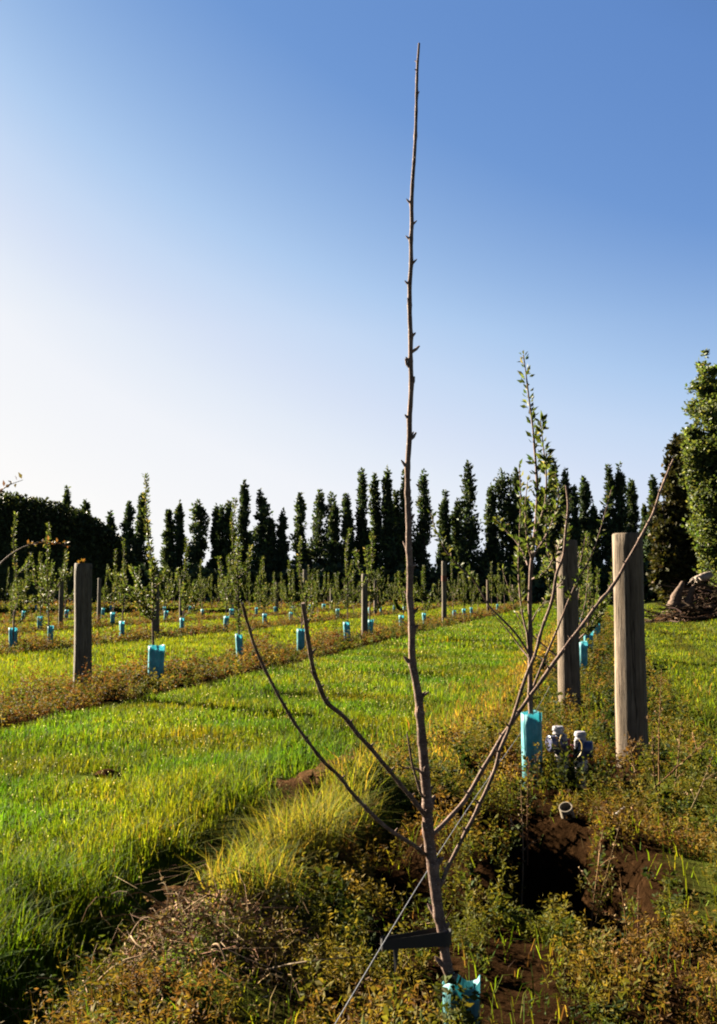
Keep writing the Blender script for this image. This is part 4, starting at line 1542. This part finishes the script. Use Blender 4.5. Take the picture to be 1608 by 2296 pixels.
s = Soup()
edge_l, edge_r = -5.95, -1.35
for (v0, v1, dens, h0, w0) in [(1.5, 4.5, 5200, .115, .0055), (4.5, 8, 2800, .105, .0065), (8, 14, 1200, .10, .009), (14, 26, 430, .105, .014), (26, 60, 110, .13, .028), (60, 112, 40, .14, .055)]:
    u, v, xy = sample_uv(int(dens * (edge_r - edge_l + .7) * (v1 - v0)), edge_l - .2, edge_r + .5, v0, v1)
    er = np.where(v < 9, -2.05, np.where(v < 14, -1.45, -1.3)) + .22 * wob(xy[:, 0], xy[:, 1], 1.1, 4)
    el = edge_l + .14 * wob(xy[:, 0], xy[:, 1], 1.5, 12)
    k = (u < er) & (u > el) & (rng.random(len(u)) > torn(xy) * 1.25)
    u, v, xy = u[k], v[k], xy[k]
    n = len(u)
    lush = .5 + .5 * wob(xy[:, 0], xy[:, 1], 1.6, 6)
    patch = wob(xy[:, 0], xy[:, 1], .55, 15)
    edge = np.exp(-((u + 2.4) / .5) ** 2) * (v < 9)
    bare = (patch > .42) & (rng.random(n) < .8)
    h = h0 * rng.uniform(.45, 1.3, n) * (.55 + .85 * lush + .9 * edge)
    h = np.where(bare, h * .4, h)
    c = palette(n, GR, [4, 4, 3.5, 1.0, .2]) * (0.8 + .45 * wob(xy[:, 0], xy[:, 1], 2.7, 18))[:, None].clip(.55, 1.3)
    c[:, 0] *= .85 + .5 * np.clip(wob(xy[:, 0], xy[:, 1], 1.9, 9), -.5, 1)
    P = np.column_stack([xy, ground_h(xy[:, 0], xy[:, 1]) - .005])
    blades(s, P, h, w0 * rng.uniform(.6, 1.3, n), rng.uniform(.1, .95, n), c)
tag(s.build("grass", M_GRASS), "sunlit green grass of the wide mown alley in front", "grass", kind="stuff")

# small pale specks, painted sun glints and clover heads, scattered through the near alley
s = Soup()
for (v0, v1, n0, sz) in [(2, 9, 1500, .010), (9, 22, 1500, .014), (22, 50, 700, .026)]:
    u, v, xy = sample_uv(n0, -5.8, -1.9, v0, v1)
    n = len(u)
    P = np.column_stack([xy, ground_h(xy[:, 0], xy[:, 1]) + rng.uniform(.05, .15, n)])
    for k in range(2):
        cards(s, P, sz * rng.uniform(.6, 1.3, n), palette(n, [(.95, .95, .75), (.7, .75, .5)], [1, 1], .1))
tag(s.build("clover_and_glints", M_WEED), "tiny pale clover heads and painted sun glints scattered over the mown alley", "clover", kind="stuff")

s = Soup()
for r in range(1, 10):
    a, b = ROWS[r] + .0, ROWS[r]
    u1, u0 = ROWS[r] - .6, ROWS[r + 1] + .6
    for (v0, v1, dens, h0, w0) in [(8, 18, 600, .12, .011), (18, 30, 280, .12, .018), (30, 60, 110, .13, .035), (60, 112, 40, .14, .07)]:
        u, v, xy = sample_uv(int(dens * (u1 - u0) * (v1 - v0)), u0, u1, v0, v1)
        n = len(u)
        if n < 5: continue
        c = palette(n, GR, [5, 3.5, 3.5, 1, .2]) * (1.0 + .3 * wob(xy[:, 0], xy[:, 1], 3.7, 18))[:, None]
        P = np.column_stack([xy, ground_h(xy[:, 0], xy[:, 1])])
        blades(s, P, h0 * rng.uniform(.5, 1.3, n), w0 * rng.uniform(.6, 1.3, n), rng.uniform(.1, .9, n), c)
tag(s.build("grass", M_GRASS), "yellow-green grass of the further alleys between the rows", "grass", kind="stuff")

# headland on the right: rougher grass with bare tyre tracks
s = Soup()
for (v0, v1, dens, h0, w0) in [(1.5, 4, 2600, .075, .005), (4, 9, 2300, .08, .0065), (9, 16, 1100, .070, .010), (16, 30, 420, .075, .017), (30, 60, 150, .09, .035), (60, 100, 40, .15, .07)]:
    u, v, xy = sample_uv(int(dens * 17.2 * (v1 - v0)), .8, 18, v0, v1)
    track = np.exp(-((u - 4.9 - .2 * np.sin(v * .4)) / .45) ** 2) + np.exp(-((u - 3.2) / .35) ** 2) * .5
    k = rng.random(len(u)) > .85 * track
    u, v, xy = u[k], v[k], xy[k]
    n = len(u)
    c = palette(n, GR + [(.20, .15, .07), (.05, .085, .012)], [4, 2.5, 5, .6, .2, .5, 4]) * (1.0 + .4 * wob(xy[:, 0], xy[:, 1], 2.7, 18))[:, None].clip(.5, 1.5)
    rut = np.exp(-((u - 4.3 - .2 * np.sin(v * .4)) / .30) ** 2) + np.exp(-((u - 2.6 - .2 * np.sin(v * .4)) / .25) ** 2) + np.exp(-((u - 6.2) / .4) ** 2)
    rut = (rut * (.6 + .8 * wob(xy[:, 0], xy[:, 1], 1.5, 11))).clip(0, .85)[:, None]
    c = c * (1 - rut) + np.array([.030, .030, .010]) * ALB * 2 * rut
    P = np.column_stack([xy, ground_h(xy[:, 0], xy[:, 1])])
    blades(s, P, h0 * rng.uniform(.4, 1.4, n) * (1 + .4 * wob(xy[:, 0], xy[:, 1], 1.3, 2)), w0 * rng.uniform(.6, 1.3, n), rng.uniform(.1, 1, n), c)
tag(s.build("grass", M_GRASS), "rough tracked grass of the headland right of the thick post", "grass", kind="stuff")

# yellow grass tussock
s = Soup()
tc_ = gp(655, 2010)
for (cx, cy, n, R_, hh) in [(tc_.x, tc_.y, 1500, .22, .34), (gp(760, 1945).x, gp(760, 1945).y, 900, .20, .30), (gp(560, 2120).x, gp(560, 2120).y, 700, .18, .26), (gp(800, 1890).x, gp(800, 1890).y, 500, .18, .24)]:
    a = rng.uniform(0, 6.28, n); q = np.sqrt(rng.uniform(0, 1, n)) * R_
    x, y = cx + q * np.cos(a), cy + q * np.sin(a)
    kb = rng.random(n) > torn(np.column_stack([x, y])) * 1.2
    x, y = x[kb], y[kb]; n = len(x)
    c = palette(n, [(.24, .24, .040), (.17, .21, .030), (.30, .25, .07), (.11, .16, .025)], [4, 3, 2, 2])
    blades(s, np.column_stack([x, y, ground_h(x, y) - .01]), hh * rng.uniform(.5, 1.25, n), .0048 * rng.uniform(.6, 1.3, n), rng.uniform(.25, 1.15, n), c)
tag(s.build("grass_tussock", M_GRASS, origin=tuple(tc_)), "arching yellow-green grass tussock left of the bare trunk", "tussock", kind="stuff")


# ------------------------------------------------------------------ weeds of the tree strips
def weeds(s, xy, H, nleaf, L, cols, wts=None, wr=.5, spread=.35, pal_jit=.2, pc=None):
    """Leafy upright weeds: one stem each with leaves up it."""
    n = len(xy)
    if n == 0: return
    gzv = ground_h(xy[:, 0], xy[:, 1])
    base = np.column_stack([xy, gzv])
    top = base + np.column_stack([rng.normal(0, .22, n) * H, rng.normal(0, .22, n) * H, H])
    if pc is None:
        pc = palette(n, cols, wts, pal_jit)
    L = np.broadcast_to(L, (n,))
    t = rng.uniform(.12, 1.0, (n, nleaf))
    B = base[:, None, :] + (top - base)[:, None, :] * t[:, :, None]
    D = rdir(n * nleaf, -.35, .9).reshape(n, nleaf, 3)
    rad = (H * spread)[:, None] * (1.05 - t) * rng.uniform(.0, 1, (n, nleaf))
    B = B + D * rad[:, :, None] * np.array([1, 1, .35])
    c = np.repeat(pc, nleaf, 0) * rng.lognormal(0, .16, (n * nleaf, 1))
    leaves(s, B.reshape(-1, 3), D.reshape(-1, 3), (L[:, None] * rng.uniform(.55, 1.3, (n, nleaf))).ravel(), wr, np.clip(c, .003, .7))
    w = np.maximum(.0025, .008 * H)[:, None] * np.array([[.5, .2, 0]])
    V = np.stack([base - w, base + w, top], 1).reshape(-1, 3)
    b = np.arange(n)[:, None] * 3
    s.add(V, b + [0, 1, 2], np.repeat(pc * .7, 3, 0))


def graded(stops, x, jit=.15):
    """Colour picked along an ordered list, so that neighbours match and patches drift."""
    x = np.clip(x, 0, 1) * (len(stops) - 1)
    i = np.clip(x.astype(int), 0, len(stops) - 2)
    w = (x - i)[:, None]
    st = np.array(stops)
    c = (st[i] * (1 - w) + st[i + 1] * w) * ALB
    return np.clip(c * rng.lognormal(0, jit, (len(x), 1)), .003, .7)


WC = [(.065, .078, .018), (.10, .10, .022), (.16, .13, .028), (.20, .135, .035), (.15, .08, .032), (.085, .05, .024), (.036, .055, .012)]
# right-hand row strip, near part
GRADE = [(.022, .040, .010), (.040, .066, .012), (.075, .095, .016), (.120, .125, .020), (.19, .155, .027), (.18, .110, .029), (.135, .072, .027), (.075, .043, .020)]
s = Soup()
for (v0, v1, dens, H0, L0, nl) in [(1.3, 4.0, 700, .105, .021, 18), (4.0, 6.5, 560, .115, .024, 19), (6.5, 10, 330, .15, .029, 20), (10, 16, 150, .20, .038, 18), (16, 30, 60, .25, .06, 16), (30, 60, 20, .28, .10, 14), (60, 108, 7, .3, .18, 12)]:
    u, v, xy = sample_uv(int(dens * 4.2 * (v1 - v0)), -2.2, 2.0, v0, v1)
    er = np.where(v < 9, -1.75, -.75) + .22 * wob(xy[:, 0], xy[:, 1], 1.1, 4)
    rr_ = np.where(v < 7, 2.0, 1.05)
    clump = wob(xy[:, 0], xy[:, 1], .62, 1) + .7 * wob(xy[:, 0], xy[:, 1], .27, 13)
    gq = gp(1030, 2330)
    infront = np.exp(-(((xy[:, 0] - gq.x) / .16) ** 2 + ((xy[:, 1] - gq.y) / .30) ** 2))
    k = (u > er) & (u < rr_) & not_pit(u, v) & (rng.random(len(u)) > torn(xy) * 1.2) & (infront < .45) & (clump + rng.normal(0, .14, len(u)) > -.07)
    u, v, xy, clump = u[k], v[k], xy[k], clump[k]
    n = len(u)
    # taller belt added on the sunny side to throw shade into the hollow
    belt = np.exp(-((u + .55) / .35) ** 2) * sstep(4.3, 5.2, v) * (1 - sstep(8.5, 10, v))
    H = H0 * rng.uniform(.35, 1.3, n) * (.85 + 1.25 * clump).clip(.35, 2.3) * (1 + .5 * belt)
    tone = .43 + .62 * wob(xy[:, 0], xy[:, 1], 1.3, 5) + .25 * wob(xy[:, 0], xy[:, 1], .5, 17) + rng.normal(0, .10, n) + .08 * sstep(.4, 1.4, u) + .12 * belt
    for (px, py, val, rad) in [(850, 2085, .66, .30), (1500, 1960, .80, .35), (1480, 2215, .78, .45), (1555, 1850, .36, .35), (1060, 1650, .84, .75), (640, 2230, .62, .35), (1130, 2130, .50, .35), (1200, 2200, .30, .25), (900, 2250, .42, .25)]:
        p = gp(px, py)
        w_ = np.exp(-((xy[:, 0] - p.x) ** 2 + (xy[:, 1] - p.y) ** 2) / rad ** 2)
        tone = tone * (1 - .85 * w_) + (val + rng.normal(0, .08, n)) * .85 * w_
    kind = wob(xy[:, 0], xy[:, 1], .45, 8) + rng.normal(0, .25, n)
    pc = graded(GRADE, np.where(kind > .45, tone - .25, tone))
    for q, wr, lf_, sp in ((kind > .45, .55, 1.45, .36), ((kind <= .45) & (kind > -.15), .48, 1.0, .35), (kind <= -.15, .26, 1.0, .24)):
        weeds(s, xy[q], H[q], nl if lf_ < 1.5 else nl // 2, L0 * lf_, None, None, wr, sp, pc=pc[q])
tag(s.build("weeds", M_WEED), "rough mixed weeds along the right-hand tree row", "weeds", kind="stuff")

# feathery bright weeds on the far side of the pit, to the right
s = Soup()
u, v, xy = sample_uv(1500, .95, 2.6, 3.2, 7.2)
n = len(u)
k = not_pit(u, v) & (wob(xy[:, 0], xy[:, 1], .8, 5) > -.15)
xy = xy[k]; n = len(xy)
weeds(s, xy, rng.uniform(.18, .42, n), 42, .022, [(.15, .17, .03), (.22, .20, .04), (.10, .135, .025), (.26, .18, .05)], [4, 3, 3, 1], .28, .22)
tag(s.build("weeds", M_WEED), "feathery yellow-green weeds right of the pit", "weeds", kind="stuff")

# grassy blades mixed into the near strip
s = Soup()
for (v0, v1, dens, h0, w0) in [(1.4, 4.5, 330, .085, .004), (4.5, 9, 190, .10, .0055), (9, 16, 160, .16, .009)]:
    u, v, xy = sample_uv(int(dens * 4 * (v1 - v0)), -2.1, 2.0, v0, v1)
    k = not_pit(u, v)
    u, v, xy = u[k], v[k], xy[k]
    n = len(u)
    c = palette(n, GR + [(.22, .15, .06), (.15, .09, .04)], [3, 2, 4, .8, .2, .7, 1.5])
    blades(s, np.column_stack([xy, ground_h(xy[:, 0], xy[:, 1])]), h0 * rng.uniform(.4, 1.5, n), w0 * rng.uniform(.6, 1.3, n), rng.uniform(.2, 1.1, n), c)
# straw-coloured mown windrow along the alley edge
for (v0, v1, dens, h0, w0) in [(7, 12, 900, .07, .007), (12, 20, 420, .07, .011), (20, 45, 120, .09, .022), (45, 110, 40, .12, .06)]:
    u, v, xy = sample_uv(int(dens * 1.3 * (v1 - v0)), -1.75, -.5, v0, v1)
    n = len(u)
    c = palette(n, [(.36, .27, .06), (.28, .18, .06), (.22, .20, .04), (.17, .10, .04)], [3, 2, 2, 1.5])
    blades(s, np.column_stack([xy, ground_h(xy[:, 0], xy[:, 1])]), h0 * rng.uniform(.4, 1.5, n), w0 * rng.uniform(.6, 1.3, n), rng.uniform(.5, 1.2, n), c)
tag(s.build("grass", M_GRASS), "dry and green grass blades mixed through the weedy right-hand row", "grass", kind="stuff")

# rusty weeds under the rows further left
WR = [(.155, .085, .028), (.20, .125, .038), (.12, .06, .025), (.17, .155, .030), (.09, .11, .022), (.050, .075, .016)]
for r in range(1, 12):
    s = Soup()
    tot = 0
    for (v0, v1, dens, H0, L0, nl) in [(6, 14, 170, .24, .036, 18), (14, 24, 95, .26, .05, 18), (24, 45, 36, .27, .07, 16), (45, 75, 12, .27, .11, 14), (75, 114, 5, .28, .18, 12)]:
        u, v, xy = sample_uv(int(dens * 2.2 * (v1 - v0)), ROWS[r] - .72, ROWS[r] + (.95 if r == 1 else .68), v0, v1)
        n = len(u)
        if n < 3: continue
        w = wob(xy[:, 0], xy[:, 1], 1.7, r) + .5 * wob(xy[:, 0], xy[:, 1], .7, r + 7)
        k = rng.random(n) > np.exp(-((u - ROWS[r] - .95) / .25) ** 2)
        H = (H0 * rng.uniform(.4, 1.35, n) * (.9 + 1.15 * w).clip(.25, 2.3))
        brown = w + rng.normal(0, .22, n) > .18
        for flag, wt in ((True, [4, 3, 3, 2, 1, .5]), (False, [.4, 1, .6, 4, 5, 3])):
            q = (brown == flag) & k
            weeds(s, xy[q], H[q], nl, L0, WR, wt)
        tot += n
    if tot:
        nm = {1: "rust-brown weeds under the row of the weathered post", 2: "rusty weeds under the row of the leaning dark post", 3: "weeds under the row by the dim hedge posts"}
        tag(s.build("weeds", M_WEED), nm.get(r, "distant brownish weeds under the far orchard rows"), "weeds", group=None if r < 4 else "weeds under the far rows", kind="stuff")

# leaf sprig growing on top of the weathered post
pw = rowpt(ROWS[1], 187)
tp = at(183, 1262, pw[1])
s = Soup()
D = rdir(16, -.1, .7)
leaves(s, np.repeat(np.array([tuple(tp)]), 16, 0), D, rng.uniform(.05, .12, 16), .5, palette(16, [(.25, .12, .04), (.2, .2, .05)], [1, 1]))
tag(s.build("leaf_sprig", M_LEAF, origin=tuple(tp)), "small russet leaf sprig on top of the weathered post", "leaf sprig")
